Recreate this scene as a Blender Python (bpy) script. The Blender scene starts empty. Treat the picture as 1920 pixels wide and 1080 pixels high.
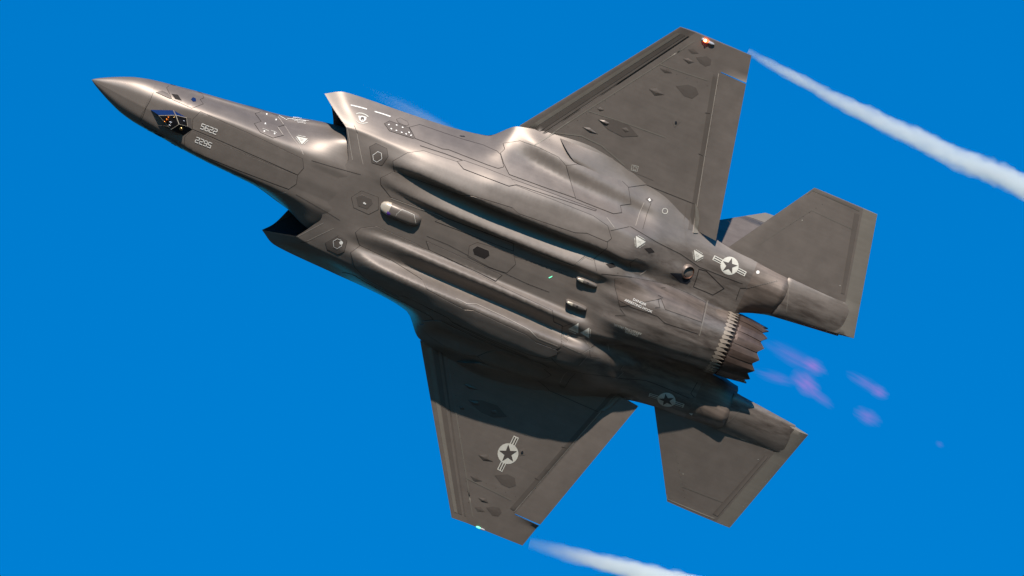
import bpy, bmesh, math, random
import numpy as np
from mathutils import Vector, Matrix
from mathutils.bvhtree import BVHTree
from mathutils.geometry import delaunay_2d_cdt
random.seed(7); rng = np.random.default_rng(7)
scene = bpy.context.scene
COL = scene.collection

# ------------------------------------------------------------------ camera, sky, sun, exposure
# aircraft frame: x aft from the nose tip, y towards the starboard wing tip, z up through the cockpit (metres)
R_ = Vector((91.05, -40.1, -0.5)).normalized()                 # picture right in the aircraft frame
D_ = Vector((37.8, 86.2, -32.0)); D_ = (D_ - R_ * D_.dot(R_)).normalized()
F_ = R_.cross(D_).normalized()                                # viewing direction in the aircraft frame
SC, DIST = 99.45, 330.0                                        # pixels (of 1920) per metre at the aircraft, distance
ELEV = math.radians(24)
cw_r, cw_f, cw_u = Vector((1, 0, 0)), Vector((0, math.cos(ELEV), math.sin(ELEV))), Vector((0, -math.sin(ELEV), math.cos(ELEV)))
M3 = Matrix((cw_r, -cw_u, cw_f)).transposed() @ Matrix((R_, D_, F_))
XS = 1 / 1.03                                                 # one length unit along the fuselage, in metres
P0 = Vector((9.161 * XS, 0.612, 0.0))                                # the point of the aircraft on the optical axis
cam_loc = Vector((0, 0, 1.7))
ROOT_M = Matrix.Translation(cam_loc + cw_f * DIST - M3 @ P0) @ M3.to_4x4() @ Matrix.Diagonal((XS, 1, 1, 1))
INV = ROOT_M.inverted(); INV3 = INV.to_3x3()
CAM_A = INV @ cam_loc                                        # the camera in the aircraft frame

cam = bpy.data.cameras.new('camera'); cam_o = bpy.data.objects.new('camera', cam); COL.objects.link(cam_o)
cam_o.location = cam_loc; cam_o.rotation_euler = (math.pi / 2 + ELEV, 0, 0)
cam.sensor_width = 36; cam.lens = 36 * SC * DIST / 1920; cam.clip_start = 1; cam.clip_end = 20000
scene.camera = cam_o

L_A = Vector((0.76, 2.16, 1.0)).normalized()                 # direction the sunlight travels, aircraft frame
L_W = (M3 @ L_A).normalized()
to_sun = -L_W
sun_el, sun_az = math.asin(max(-1, min(1, to_sun.z))), math.atan2(to_sun.x, to_sun.y)
sun = bpy.data.lights.new('sun', 'SUN'); sun.energy = 5.0; sun.angle = math.radians(0.5); sun.color = (1.0, 0.86, 0.74)
sun_o = bpy.data.objects.new('sun', sun); COL.objects.link(sun_o)
sun_o.rotation_euler = to_sun.to_track_quat('Z', 'Y').to_euler()

w = bpy.data.worlds.new('World'); scene.world = w; w.use_nodes = True
nt = w.node_tree; nt.nodes.clear()
sky = nt.nodes.new('ShaderNodeTexSky'); sky.sky_type = 'NISHITA'; sky.sun_disc = False
sky.sun_elevation = max(sun_el, math.radians(8)); sky.sun_rotation = sun_az
sky.altitude = 600; sky.air_density = 1.0; sky.dust_density = 0.1; sky.ozone_density = 2.5
hs = nt.nodes.new('ShaderNodeVectorMath'); hs.operation = 'MULTIPLY'; hs.inputs[1].default_value = (0.0, 0.71, 1.22)   # deep polarised blue
bg = nt.nodes.new('ShaderNodeBackground'); bg.inputs['Strength'].default_value = 0.093
out = nt.nodes.new('ShaderNodeOutputWorld')
nt.links.new(sky.outputs[0], hs.inputs[0]); nt.links.new(hs.outputs[0], bg.inputs[0]); nt.links.new(bg.outputs[0], out.inputs[0])
vs = scene.view_settings; vs.view_transform = 'Standard'; vs.look = 'None'; vs.exposure = 0.32; vs.gamma = 1.0; vs.use_curve_mapping = False
scene.cycles.volume_bounces = 8; scene.cycles.max_bounces = 12

def ray(u, v):
    return (INV3 @ (cw_f * (SC * DIST) + cw_r * (u - 960) - cw_u * (v - 540))).normalized()

# ------------------------------------------------------------------ materials
def material(name, base, rough=0.45, metal=0.0, spec=0.5, var=0.12, streak=0.0, bump=0.0, scale=3.0, coat=0.0):
    m = bpy.data.materials.new(name); m.use_nodes = True
    n = m.node_tree; b = n.nodes['Principled BSDF']
    b.inputs['Roughness'].default_value = rough; b.inputs['Metallic'].default_value = metal
    b.inputs['Specular IOR Level'].default_value = spec
    b.inputs['Coat Weight'].default_value = coat; b.inputs['Coat Roughness'].default_value = 0.3
    if var or streak:
        tc = n.nodes.new('ShaderNodeTexCoord')
        n1 = n.nodes.new('ShaderNodeTexNoise'); n1.inputs['Scale'].default_value = scale; n1.inputs['Detail'].default_value = 6; n1.inputs['Roughness'].default_value = 0.62
        n.links.new(tc.outputs['Object'], n1.inputs['Vector'])
        mp = n.nodes.new('ShaderNodeMapping'); mp.inputs['Scale'].default_value = (0.55, 9, 9)
        n2 = n.nodes.new('ShaderNodeTexNoise'); n2.inputs['Scale'].default_value = 1.6; n2.inputs['Detail'].default_value = 5
        n.links.new(tc.outputs['Object'], mp.inputs[0]); n.links.new(mp.outputs[0], n2.inputs['Vector'])
        def ramp(src, amt):
            r = n.nodes.new('ShaderNodeMapRange'); r.inputs['From Min'].default_value = 0.3; r.inputs['From Max'].default_value = 0.7
            r.inputs['To Min'].default_value = 1 - amt; r.inputs['To Max'].default_value = 1 + amt
            n.links.new(src, r.inputs['Value']); return r.outputs[0]
        mul = n.nodes.new('ShaderNodeMath'); mul.operation = 'MULTIPLY'
        n.links.new(ramp(n1.outputs['Fac'], var), mul.inputs[0]); n.links.new(ramp(n2.outputs['Fac'], streak), mul.inputs[1])
        vm = n.nodes.new('ShaderNodeVectorMath'); vm.operation = 'SCALE'; vm.inputs[0].default_value = base
        n.links.new(mul.outputs[0], vm.inputs['Scale']); n.links.new(vm.outputs[0], b.inputs['Base Color'])
        rr = n.nodes.new('ShaderNodeMapRange'); rr.inputs['To Min'].default_value = rough - 0.05; rr.inputs['To Max'].default_value = rough + 0.07
        n.links.new(n1.outputs['Fac'], rr.inputs['Value']); n.links.new(rr.outputs[0], b.inputs['Roughness'])
        if bump:
            bp = n.nodes.new('ShaderNodeBump'); bp.inputs['Strength'].default_value = bump; bp.inputs['Distance'].default_value = 0.02
            n.links.new(n2.outputs['Fac'], bp.inputs['Height']); n.links.new(bp.outputs[0], b.inputs['Normal'])
    else:
        b.inputs['Base Color'].default_value = (*base, 1)
    return m

PAINT = material('grey_stealth_paint', (0.190, 0.167, 0.147), 0.43, 0.32, 0.5, 0.09, 0.035, 0.04)
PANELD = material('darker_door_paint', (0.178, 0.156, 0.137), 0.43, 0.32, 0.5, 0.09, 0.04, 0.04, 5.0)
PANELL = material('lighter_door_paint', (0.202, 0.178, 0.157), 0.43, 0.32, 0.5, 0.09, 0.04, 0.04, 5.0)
PANEL = material('grey_panel_paint', (0.189, 0.166, 0.146), 0.42, 0.32, 0.5, 0.09, 0.035, 0.04, 4.0)
SOOT = material('sooty_engine_bay_paint', (0.152, 0.124, 0.104), 0.43, 0.34, 0.5, 0.22, 0.25, 0.08, 2.4)
DARKP = material('dark_grey_patch_paint', (0.122, 0.106, 0.093), 0.46, 0.25, 0.5, 0.08)
TAPE = material('pale_grey_edge_coating', (0.190, 0.176, 0.150), 0.5, 0.15, 0.5, 0.05, 0.05)
BAND = material('dark_edge_band_coating', (0.124, 0.108, 0.094), 0.5, 0.2, 0.5, 0.06)
RADOME = material('radome_paint', (0.200, 0.175, 0.153), 0.43, 0.32, 0.5, 0.05, 0.03)
SEAM = material('panel_gap_sealant', (0.022, 0.019, 0.018), 0.7, 0, 0.2, 0)
LIGHTSEAM = material('pale_panel_edge', (0.36, 0.33, 0.29), 0.5, 0.1, 0.4, 0)  # pale tone for lines along panel edges, joints and lips
BLACK = material('inlet_duct_black', (0.014, 0.017, 0.024), 0.6, 0, 0.3, 0)
WHITE = material('light_grey_marking_paint', (0.56, 0.56, 0.50), 0.55, 0, 0.3, 0.10, 0.05, 0, 12.0)
WHITE2 = material('white_stencil_paint', (0.72, 0.72, 0.68), 0.55, 0, 0.3, 0)
TITAN = material('heat_stained_titanium', (0.088, 0.063, 0.052), 0.42, 0.4, 0.5, 0.22, 0.2, 0.1, 5.0)
TITAND = material('scorched_titanium', (0.06, 0.045, 0.04), 0.5, 0.6, 0.5, 0.2, 0)
TOOTH = material('pale_serrated_metal', (0.30, 0.255, 0.205), 0.45, 0.3, 0.5, 0.12)
GLASSB = material('coated_blue_sensor_glass', (0.012, 0.03, 0.11), 0.08, 0.2, 0.8, 0)
GLASSK = material('black_sensor_glass', (0.008, 0.008, 0.01), 0.06, 0, 0.8, 0)
ORANGE = material('orange_optics', (0.62, 0.16, 0.02), 0.25, 0.8, 0.5, 0.3, 0, 0, 30)
BRONZE = material('bronze_lens_mount', (0.35, 0.24, 0.10), 0.25, 0.9, 0.5, 0)
VIOLET = material('violet_sensor_window', (0.16, 0.07, 0.42), 0.15, 0.1, 0.8, 0)
CREAM = material('cream_lens_housing', (0.52, 0.47, 0.38), 0.35, 0.2, 0.5, 0.05)
CANOPY = material('gold_tinted_canopy_glass', (0.05, 0.04, 0.025), 0.06, 0.6, 0.8, 0)
RUST = material('rusty_exhaust_port', (0.10, 0.045, 0.03), 0.6, 0.5, 0.4, 0.3, 0, 0, 8)
STAR = material('dark_star_paint', (0.085, 0.075, 0.07), 0.5, 0.2, 0.4, 0)
def add_dirt(m, x0, x1, amt):
    """exhaust grime that thickens towards the engine bay, in lengthwise smears"""
    n = m.node_tree; b = n.nodes['Principled BSDF']; src = b.inputs['Base Color'].links[0].from_socket
    tc = n.nodes.new('ShaderNodeTexCoord'); sp = n.nodes.new('ShaderNodeSeparateXYZ'); n.links.new(tc.outputs['Object'], sp.inputs[0])
    mr = n.nodes.new('ShaderNodeMapRange'); mr.inputs['From Min'].default_value = x0; mr.inputs['From Max'].default_value = x1; n.links.new(sp.outputs[0], mr.inputs['Value'])
    ay = n.nodes.new('ShaderNodeMath'); ay.operation = 'ABSOLUTE'; n.links.new(sp.outputs[1], ay.inputs[0])
    my = n.nodes.new('ShaderNodeMapRange'); my.inputs['From Min'].default_value = 1.9; my.inputs['From Max'].default_value = 1.2; n.links.new(ay.outputs[0], my.inputs['Value'])
    mp = n.nodes.new('ShaderNodeMapping'); mp.inputs['Scale'].default_value = (.9, 4.2, 4.2); n.links.new(tc.outputs['Object'], mp.inputs[0])
    nz = n.nodes.new('ShaderNodeTexNoise'); nz.inputs['Scale'].default_value = 1.5; nz.inputs['Detail'].default_value = 7; nz.inputs['Roughness'].default_value = .65; n.links.new(mp.outputs[0], nz.inputs['Vector'])
    mz = n.nodes.new('ShaderNodeMapRange'); mz.inputs['From Min'].default_value = .42; mz.inputs['From Max'].default_value = .68; n.links.new(nz.outputs['Fac'], mz.inputs['Value'])
    def mul(a, b_): q = n.nodes.new('ShaderNodeMath'); q.operation = 'MULTIPLY'; n.links.new(a, q.inputs[0]); n.links.new(b_, q.inputs[1]) if not isinstance(b_, float) else setattr(q.inputs[1], 'default_value', b_); return q.outputs[0]
    fac = mul(mul(mul(mr.outputs[0], my.outputs[0]), mz.outputs[0]), amt)
    mx = n.nodes.new('ShaderNodeMix'); mx.data_type = 'RGBA'; n.links.new(fac, mx.inputs['Factor']); n.links.new(src, mx.inputs[6]); mx.inputs[7].default_value = (.05, .038, .032, 1)
    n.links.new(mx.outputs[2], b.inputs['Base Color'])
add_dirt(PAINT, 9.6, 11.6, .8); add_dirt(PANEL, 9.6, 11.6, .5)
def emit(name, c, s):
    m = bpy.data.materials.new(name); m.use_nodes = True; b = m.node_tree.nodes['Principled BSDF']
    b.inputs['Base Color'].default_value = (*c, 1); b.inputs['Emission Color'].default_value = (*c, 1); b.inputs['Emission Strength'].default_value = s
    return m
REDLAMP = emit('lit_red_lamp', (1.0, 0.06, 0.02), 6.0); REDCORE = emit('lit_red_lamp_core', (1.0, 0.45, 0.2), 9.0)
GREENLAMP = emit('lit_green_lamp', (0.15, 0.8, 0.45), 0.9)
CLEAR = material('clear_lamp_cover', (0.5, 0.52, 0.55), 0.1, 0.3, 0.8, 0)

# ------------------------------------------------------------------ mesh helpers
def link(name, me, parent, mats=()):
    for m in mats: me.materials.append(m)
    o = bpy.data.objects.new(name, me); COL.objects.link(o)
    if parent: o.parent = parent
    return o
def mesh(name, verts, faces, mat, parent=None, smooth=True, sharp=None):
    me = bpy.data.meshes.new(name); me.from_pydata([tuple(map(float, v)) for v in verts], [], faces); me.update()
    if smooth:
        me.polygons.foreach_set('use_smooth', [True] * len(me.polygons))
        if sharp: me.set_sharp_from_angle(angle=math.radians(sharp))
    return link(name, me, parent, [mat] if not isinstance(mat, (list, tuple)) else mat)
def grid_faces(n, m, off=0, flip=False, skip=None):
    f = []
    for i in range(n - 1):
        for j in range(m - 1):
            if skip and skip(i, j): continue
            a = off + i * m + j; q = (a, a + m, a + m + 1, a + 1)
            f.append(q[::-1] if flip else q)
    return f
def box_between(vs8): return [(0,1,2,3),(7,6,5,4),(0,4,5,1),(1,5,6,2),(2,6,7,3),(3,7,4,0)]
def pchip(xs, ys, q):
    xs = np.asarray(xs, float); ys = np.asarray(ys, float); q = np.clip(np.asarray(q, float), xs[0], xs[-1])
    h = np.diff(xs); d = np.diff(ys, axis=0) / (h.reshape(-1, *([1] * (ys.ndim - 1))))
    m = np.zeros_like(ys)
    w1 = (2 * h[1:] + h[:-1]).reshape(-1, *([1] * (ys.ndim - 1))); w2 = (h[1:] + 2 * h[:-1]).reshape(-1, *([1] * (ys.ndim - 1)))
    a, b = d[:-1], d[1:]; ok = a * b > 0
    with np.errstate(divide='ignore', invalid='ignore'):
        hm = (w1 + w2) / (w1 / np.where(ok, a, 1) + w2 / np.where(ok, b, 1))
    m[1:-1] = np.where(ok, hm, 0); m[0] = d[0]; m[-1] = d[-1]
    i = np.clip(np.searchsorted(xs, q, side='right') - 1, 0, len(xs) - 2)
    hh = h[i]; t = (q - xs[i]) / hh
    sh = (-1,) + (1,) * (ys.ndim - 1); t = t.reshape(sh); hh = hh.reshape(sh)
    return (2*t**3 - 3*t**2 + 1) * ys[i] + (t**3 - 2*t**2 + t) * hh * m[i] + (-2*t**3 + 3*t**2) * ys[i+1] + (t**3 - t**2) * hh * m[i+1]
def loft(stations, P, sq, tq, kn=None):
    """P[station][k] = (x, y, z); cubic along the stations and across the points"""
    P = np.asarray(P, float); n, k, _ = P.shape
    A = pchip(stations, P.reshape(n, -1), sq).reshape(len(sq), k, 3)
    B = pchip(np.arange(k) if kn is None else kn, A.transpose(1, 0, 2).reshape(k, -1), tq).reshape(len(tq), len(sq), 3)
    return B.transpose(1, 0, 2)
def sstep(a, b, x):
    t = np.clip((x - a) / (b - a), 0, 1); return t * t * (3 - 2 * t)
def gauss(x, c, s): return np.exp(-((x - c) / s) ** 2)

# ------------------------------------------------------------------ the ground far below, out of the frame
GROUND = material('dry_grass_ground', (0.045, 0.045, 0.034), 0.9, 0, 0.1, 0.35, 0, 0, 0.02)
g_o = mesh('ground', [(-9000, -9000, 0), (9000, -9000, 0), (9000, 9000, 0), (-9000, 9000, 0)], [(0, 1, 2, 3)], GROUND, None, False)
g_o['kind'] = 'structure'

# ------------------------------------------------------------------ the aircraft
jet = bpy.data.objects.new('fighter_jet', None); COL.objects.link(jet); jet.empty_display_size = 0.5
jet.matrix_world = ROOT_M
jet['label'] = 'grey single engine stealth fighter jet banking in flight with its underside shown'; jet['category'] = 'fighter jet'

BV = []      # (verts, faces) of every surface that markings and panels are laid on
def keep(o):
    BV.append(([v.co.copy() for v in o.data.vertices], [tuple(p.vertices) for p in o.data.polygons])); return o

# ---- forward fuselage: half sections keel -> door edge -> side -> chine -> upper side -> crown
FX = [0, .06, .20, .35, .54, .78, 1.09, 1.41, 1.66, 2.05, 2.38, 2.71, 3.12, 3.48, 3.83, 4.33, 4.8, 5.3, 5.9, 6.6]
FW = [0, .045, .125, .20, .285, .375, .445, .49, .52, .57, .60, .63, .665, .70, .75, .87, .95, .98, .95, .85]
FK = [0.0, -0.028, -0.08, -0.124, -0.184, -0.256, -0.336, -0.4, -0.444, -0.495, -0.515, -0.53, -0.545, -0.556, -0.566, -0.58, -0.592, -0.6, -0.58, -0.5]
FT = [0, .04, .09, .14, .20, .27, .35, .41, .46, .52, .57, .62, .70, .76, .82, .90, .96, 1.0, 1.02, 1.02]
FC = [0, 0, 0, 0, 0, 0, .01, .02, .03, .04, .06, .08, .12, .15, .17, .19, .19, .19, .19, .19]
fp = []
for x, w_, k, t, c in zip(FX, FW, FK, FT, FC):
    q = float(sstep(1.0, 2.6, x))                       # from a round nose to a faceted body
    a1 = (.42 * w_ * (1 - q) + min(.40, w_ * .62) * q, k * (.92 * (1 - q) + .955 * q))
    a2 = (.80 * w_ * (1 - q) + (.5 * min(.40, w_ * .62) + .5 * w_ + .035) * q, (k * .60) * (1 - q) + (k * .56 + c * .25) * q)
    a25 = (.965 * w_ * (1 - q) + (.93 * w_) * q, (k * .25) * (1 - q) + (k * .10 + c * .55) * q)
    fp.append([(x, 0, k), (x, a1[0], a1[1]), (x, a2[0], a2[1]), (x, a25[0], a25[1]), (x, w_, c), (x, w_ * .86, c + (t - c) * .55), (x, w_ * .45, c + (t - c) * .92), (x, 0, t)])
sq = np.concatenate([np.linspace(0, 1.1, 36), np.linspace(1.14, 6.6, 110)]); tq = np.linspace(0, 7, 64)
G = loft(FX, fp, sq, tq)
yy, xx, zz = G[..., 1], G[..., 0], G[..., 2]
b = .20 * gauss(xx, 5.05, .50) * gauss(zz, -.22, .26) * (yy > .3)
G[..., 1] += b; G[..., 2] -= b * .55
ms = len(sq); mt = len(tq)
def both(Gh, faces_fn):
    """mirrors a half grid over the centre plane"""
    V = Gh.reshape(-1, 3); n = len(V); W = V * np.array([1, -1, 1])
    f1 = faces_fn(0, False); f2 = [tuple(n + i for i in q[::-1]) for q in f1]
    return np.vstack([V, W]), f1 + f2
def weld(o, d=1e-4):
    bm = bmesh.new(); bm.from_mesh(o.data); bmesh.ops.remove_doubles(bm, verts=bm.verts, dist=d)
    bmesh.ops.recalc_face_normals(bm, faces=bm.faces) if False else None
    bm.to_mesh(o.data); bm.free(); o.data.update(); return o
IR = 36                                                 # radome ends here
V, Fc = both(G[:IR + 1], lambda o_, f_: grid_faces(IR + 1, mt, o_, False))
radome = keep(weld(mesh('radome', V, Fc, RADOME, jet)))
V, Fc = both(G[IR:], lambda o_, f_: grid_faces(ms - IR, mt, o_, False))
fwd = keep(weld(mesh('forward_fuselage', V, Fc, PAINT, jet)))

# ---- main body: half sections centre -> flat keel -> bay ridge -> valley -> second ridge -> side -> shoulder
BS = [4.70, 5.10, 5.8, 6.6, 7.5, 7.95, 8.5, 9.5, 10.3, 10.8, 11.12, 11.6, 12.3, 12.9, 13.32]
BP = [
 [(5.05, 0, -0.585), (5.07, 0.4, -0.575), (5.13, 0.62, -0.545), (5.04, 0.82, -0.4964), (4.95, 1, -0.4526), (4.84, 1.18, -0.4088), (4.5, 1.34, -0.146), (4.25, 1.475, 0.0949)],
 [(5.3, 0, -0.605), (5.32, 0.4, -0.6), (5.35, 0.62, -0.58), (5.29, 0.82, -0.55), (5.21, 1, -0.5037), (5.1, 1.21, -0.438), (4.82, 1.47, -0.1606), (4.6, 1.655, 0.0949)],
 [(5.8, 0, -0.62), (5.8, 0.4, -0.62), (5.8, 0.6, -0.63), (5.8, 0.8, -0.61), (5.8, 0.98, -0.62), (5.8, 1.25, -0.52), (5.8, 1.52, -0.1606), (5.8, 1.73, 0.1314)],
 [(6.6, 0, -0.63), (6.6, 0.38, -0.625), (6.6, 0.52, -0.69), (6.6, 0.82, -0.6), (6.6, 1.025, -0.78), (6.6, 1.3, -0.63), (6.6, 1.59, -0.26), (6.6, 1.775, 0.1825)],
 [(7.5, 0, -0.63), (7.5, 0.36, -0.62), (7.5, 0.51, -0.74), (7.5, 0.81, -0.57), (7.5, 1.025, -0.84), (7.5, 1.33, -0.69), (7.5, 1.66, -0.31), (7.5, 1.9, 0.2409)],
 [(7.95, 0, -0.63), (7.95, 0.36, -0.62), (7.95, 0.51, -0.75), (7.95, 0.81, -0.57), (7.95, 1.025, -0.85), (7.95, 1.36, -0.72), (7.95, 1.73, -0.3), (7.95, 2.3, 0.2044)],
 [(8.5, 0, -0.63), (8.5, 0.36, -0.62), (8.5, 0.51, -0.76), (8.5, 0.81, -0.57), (8.5, 1.025, -0.84), (8.5, 1.38, -0.72), (8.5, 1.82, -0.24), (8.5, 2.42, 0.219)],
 [(9.5, 0, -0.63), (9.5, 0.36, -0.62), (9.5, 0.52, -0.76), (9.5, 0.82, -0.57), (9.5, 1.035, -0.81), (9.5, 1.42, -0.68), (9.5, 1.9, -0.18), (9.5, 2.6, 0.219)],
 [(10.3, 0, -0.64), (10.3, 0.36, -0.625), (10.3, 0.54, -0.755), (10.3, 0.85, -0.58), (10.3, 1.045, -0.77), (10.3, 1.42, -0.64), (10.3, 1.9, -0.1), (10.3, 2.5, 0.2044)],
 [(10.8, 0, -0.7), (10.8, 0.34, -0.685), (10.8, 0.54, -0.7), (10.8, 0.83, -0.63), (10.8, 1.03, -0.75), (10.8, 1.43, -0.59), (10.8, 1.86, -0.03), (10.8, 2.4, 0.195)],
 [(11.12, 0, -0.76), (11.12, 0.32, -0.735), (11.12, 0.56, -0.66), (11.12, 0.82, -0.53), (11.12, 1.06, -0.62), (11.12, 1.43, -0.48), (11.12, 1.85, -0.04), (11.12, 2.3, 0.1898)],
 [(11.6, 0, -0.81), (11.6, 0.3, -0.765), (11.6, 0.55, -0.6), (11.6, 0.75, -0.37), (11.6, 1.05, -0.37), (11.6, 1.42, -0.29), (11.6, 1.76, -0.0292), (11.6, 2.05, 0.1752)],
 [(12.3, 0, -0.785), (12.3, 0.29, -0.73), (12.3, 0.53, -0.54), (12.3, 0.71, -0.24), (12.3, 0.98, -0.165), (12.3, 1.36, -0.14), (12.3, 1.64, -0.0146), (12.3, 1.8, 0.146)],
 [(12.9, 0, -0.715), (12.9, 0.28, -0.655), (12.9, 0.5, -0.465), (12.9, 0.65, -0.13), (12.9, 0.92, -0.11), (12.9, 1.3, -0.12), (12.9, 1.58, -0.0146), (12.9, 1.715, 0.0876)],
 [(13.32, 0, -0.622), (13.32, 0.27, -0.562), (13.32, 0.49, -0.388), (13.32, 0.62, -0.07), (13.32, 0.9, -0.09), (13.32, 1.28, -0.115), (13.32, 1.57, -0.0219), (13.32, 1.7, 0.0803)]]
sq = np.linspace(4.70, 13.32, 190); tq = np.linspace(0, 7, 99)
KN = [0, 1, 2, 3, 4, 4.72, 5, 5.28, 6, 7]; EP = []         # the lower cowl corner starts sharp at the lip and softens aft
for s_, row in zip(BS, BP):
    row = np.array(row, float); sp_ = pchip(np.arange(8), row, np.array([4.72, 5.28]))
    li_ = np.array([row[4] + (row[5] - row[4]) * .72, row[5] + (row[6] - row[5]) * .28]); sg = {4.70: 1.0, 5.10: .9, 5.8: .35}.get(s_, 0)
    mid_ = sp_ * (1 - sg) + li_ * sg
    EP.append(np.vstack([row[:5], mid_[:1], row[5:6], mid_[1:], row[6:]]))
GB = loft(BS, EP, sq, tq, KN)
def hump(x, y, cx, cy, sx, sy, a): return a * gauss(x, cx, sx) * gauss(y, cy, sy)
def body_bumps(Gr):
    x, y, z = Gr[..., 0], Gr[..., 1], Gr[..., 2]
    d = hump(x, y, 8.95, 1.60, .75, .16, .040) + hump(x, y, 10.15, 1.62, .55, .18, .050) + hump(x, y, 11.3, 1.75, .5, .25, .035)
    d = d + hump(x, y, 7.75, 1.78, .35, .16, .04)
    win = sstep(7.9, 8.5, x) * (1 - sstep(10.6, 11.6, x)); sk = (x - 9.2) * -.10      # wheel-well swelling with a fold inboard of it
    d = d + win * (.095 * gauss(y, 2.10 + sk, .15) - .050 * gauss(y, 1.78 + sk, .12))
    d = d + hump(x, y, 11.9, 1.02, .32, .16, .08)                 # swelling ahead of the side exhaust
    d = d + hump(x, y, 11.15, .22, .35, .10, .04) + hump(x, y, 11.2, .62, .5, .10, .03)
    Gr[..., 2] = z - d
    return Gr
GB = body_bumps(GB)
V, Fc = both(GB, lambda o_, f_: grid_faces(len(sq), len(tq), o_, False))
body = keep(weld(mesh('centre_fuselage', V, Fc, PAINT, jet)))
# tail booms carry on aft of the nozzle plane, each a closed beam
k3 = int(np.argmin(abs(tq - 3)))
edge = GB[-1, k3:, :]                                             # body section at the break, valley -> shoulder
def boom(side):
    n = edge.shape[0]; st = [13.32, 13.7, 13.97, 14.06]
    secs = []
    for i, x in enumerate(st):
        q = (x - 13.32) / .65
        e = edge.copy(); e[:, 0] = x
        yy0 = e[:, 1]; f = (yy0 - yy0[0]) / (yy0[-1] - yy0[0])
        y0, y1 = .64 + .15 * min(q, 1), 1.70 - .03 * min(q, 1)
        e[:, 1] = y0 + f * (y1 - y0)
        bulge = -.07 * min(q, 1) * np.sin(np.pi * f)
        zed = (1 - f) ** 6 * .20 * min(1, q * 1.5)
        e[:, 2] = e[:, 2] + bulge + zed
        if i == 3: e[:, 2] = .10 + (e[:, 2] - .10) * .82; e[:, 1] = 1.22 + (e[:, 1] - 1.22) * .97
        top = np.array([(x, e[-1, 1] - .12, .42), (x, e[-1, 1] * .6 + e[0, 1] * .4, .55), (x, e[0, 1] + .1, .50), (x, e[0, 1], .36)])
        secs.append(np.vstack([e, top]))
    S = np.array(secs); S = pchip(st, S.reshape(4, -1), np.linspace(13.32, 14.06, 24)).reshape(24, -1, 3)
    m = S.shape[1]; V = S.reshape(-1, 3) * np.array([1, side, 1])
    f = []
    for i in range(23):
        for j in range(m):
            a = i * m + j; b_ = i * m + (j + 1) % m; q = (a, a + m, b_ + m, b_)
            f.append(q if side > 0 else q[::-1])
    V = list(V); c = len(V); V.append(S[-1].mean(0) * np.array([1, side, 1]))
    for j in range(m):
        q = (23 * m + j, c, 23 * m + (j + 1) % m); f.append(q if side > 0 else q[::-1])
    return keep(mesh('tail_boom', V, f, SOOT, jet, True, 40))
boom(1); boom(-1)

# ---- upper body
TP = []; TS = []
for s, sh in zip(BS, BP):
    x, y, z = sh[7]
    sp = float(np.interp(s, [4.7, 6, 8, 11, 13.32], [.98, 1.12, 1.05, .85, .72]))
    xi = x if s > 5.2 else x + .35
    TS.append(s)
    TP.append([(x, y, z), (x + (.18 if s < 5.2 else 0), y * .90, z + .16), (xi, y * .72, z + .42 if s < 12 else .45), (xi + (.2 if s < 5.2 else 0), y * .42, sp * .88), (xi + (.3 if s < 5.2 else 0), 0, sp)])
GT = loft(TS, TP, np.linspace(4.7, 13.32, 90), np.linspace(0, 4, 30))
V, Fc = both(GT, lambda o_, f_: grid_faces(90, 30, o_, False))
weld(mesh('upper_fuselage', V, Fc, PAINT, jet))
# engine casing tube inside the tail
def ring(x, r, cz, n, ph=0): return [(x, r * math.sin(2 * math.pi * (i + ph) / n), cz - r * math.cos(2 * math.pi * (i + ph) / n)) for i in range(n)]
n = 96; V = []; xs = [(12.6, .60), (13.0, .63), (13.30, .632), (13.345, .628), (13.35, .59), (13.30, .57)]
for x, r in xs: V += ring(x, r, .0, n)
f = [(i * n + j, (i + 1) * n + j, (i + 1) * n + (j + 1) % n, i * n + (j + 1) % n) for i in range(len(xs) - 1) for j in range(n)]
keep(mesh('engine_casing', V, f, SOOT, jet, True, 35))

# ---- inlet ducts
def duct(side):
    lip = [GB[0, j] for j in range(int(np.argmin(abs(tq - 2.0))), len(tq), 3)]
    lip = [Vector(p) for p in lip] + [Vector((4.42, 1.33, .22)), Vector((4.6, 1.15, .34)), Vector((4.85, .92, .42)), Vector((5.0, .74, .30)), Vector((5.1, .70, -.1)), Vector((5.12, .62, -.42))]
    c = sum(lip, Vector()) / len(lip); aft = Vector((6.9, .75, -.05)); V = []; f = []; m = len(lip)
    for i in range(9):
        q = i / 8; cc = c.lerp(aft, q)
        for p in lip:
            loc = p + (c - p) * (.018 if i == 0 else .05 + .32 * q)
            V.append(((loc - c) + cc) if i else loc)
    for v in V: v.y *= side
    for i in range(8):
        for j in range(m):
            q = (i * m + j, i * m + (j + 1) % m, (i + 1) * m + (j + 1) % m, (i + 1) * m + j); f.append(q if side > 0 else q[::-1])
    f.append(tuple(range(8 * m, 9 * m)))
    return mesh('inlet_duct', V, f, BLACK, jet)
duct(1); duct(-1)

# ---- canopy
CXs = [2.15, 2.6, 3.2, 3.9, 4.6, 5.3]; CP = []
for x, w_, h in zip(CXs, [.10, .34, .45, .47, .42, .25], [.54, .95, 1.30, 1.38, 1.28, 1.08]):
    base = float(np.interp(x, FX, FT)) - .22
    CP.append([(x, w_ * 1.05, base), (x, w_, base + (h - base) * .5), (x, w_ * .6, base + (h - base) * .9), (x, 0, h)])
GC = loft(CXs, CP, np.linspace(2.15, 5.3, 30), np.linspace(0, 3, 16))
V, Fc = both(GC, lambda o_, f_: grid_faces(30, 16, o_, False)); weld(mesh('canopy', V, Fc, CANOPY, jet))

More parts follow.
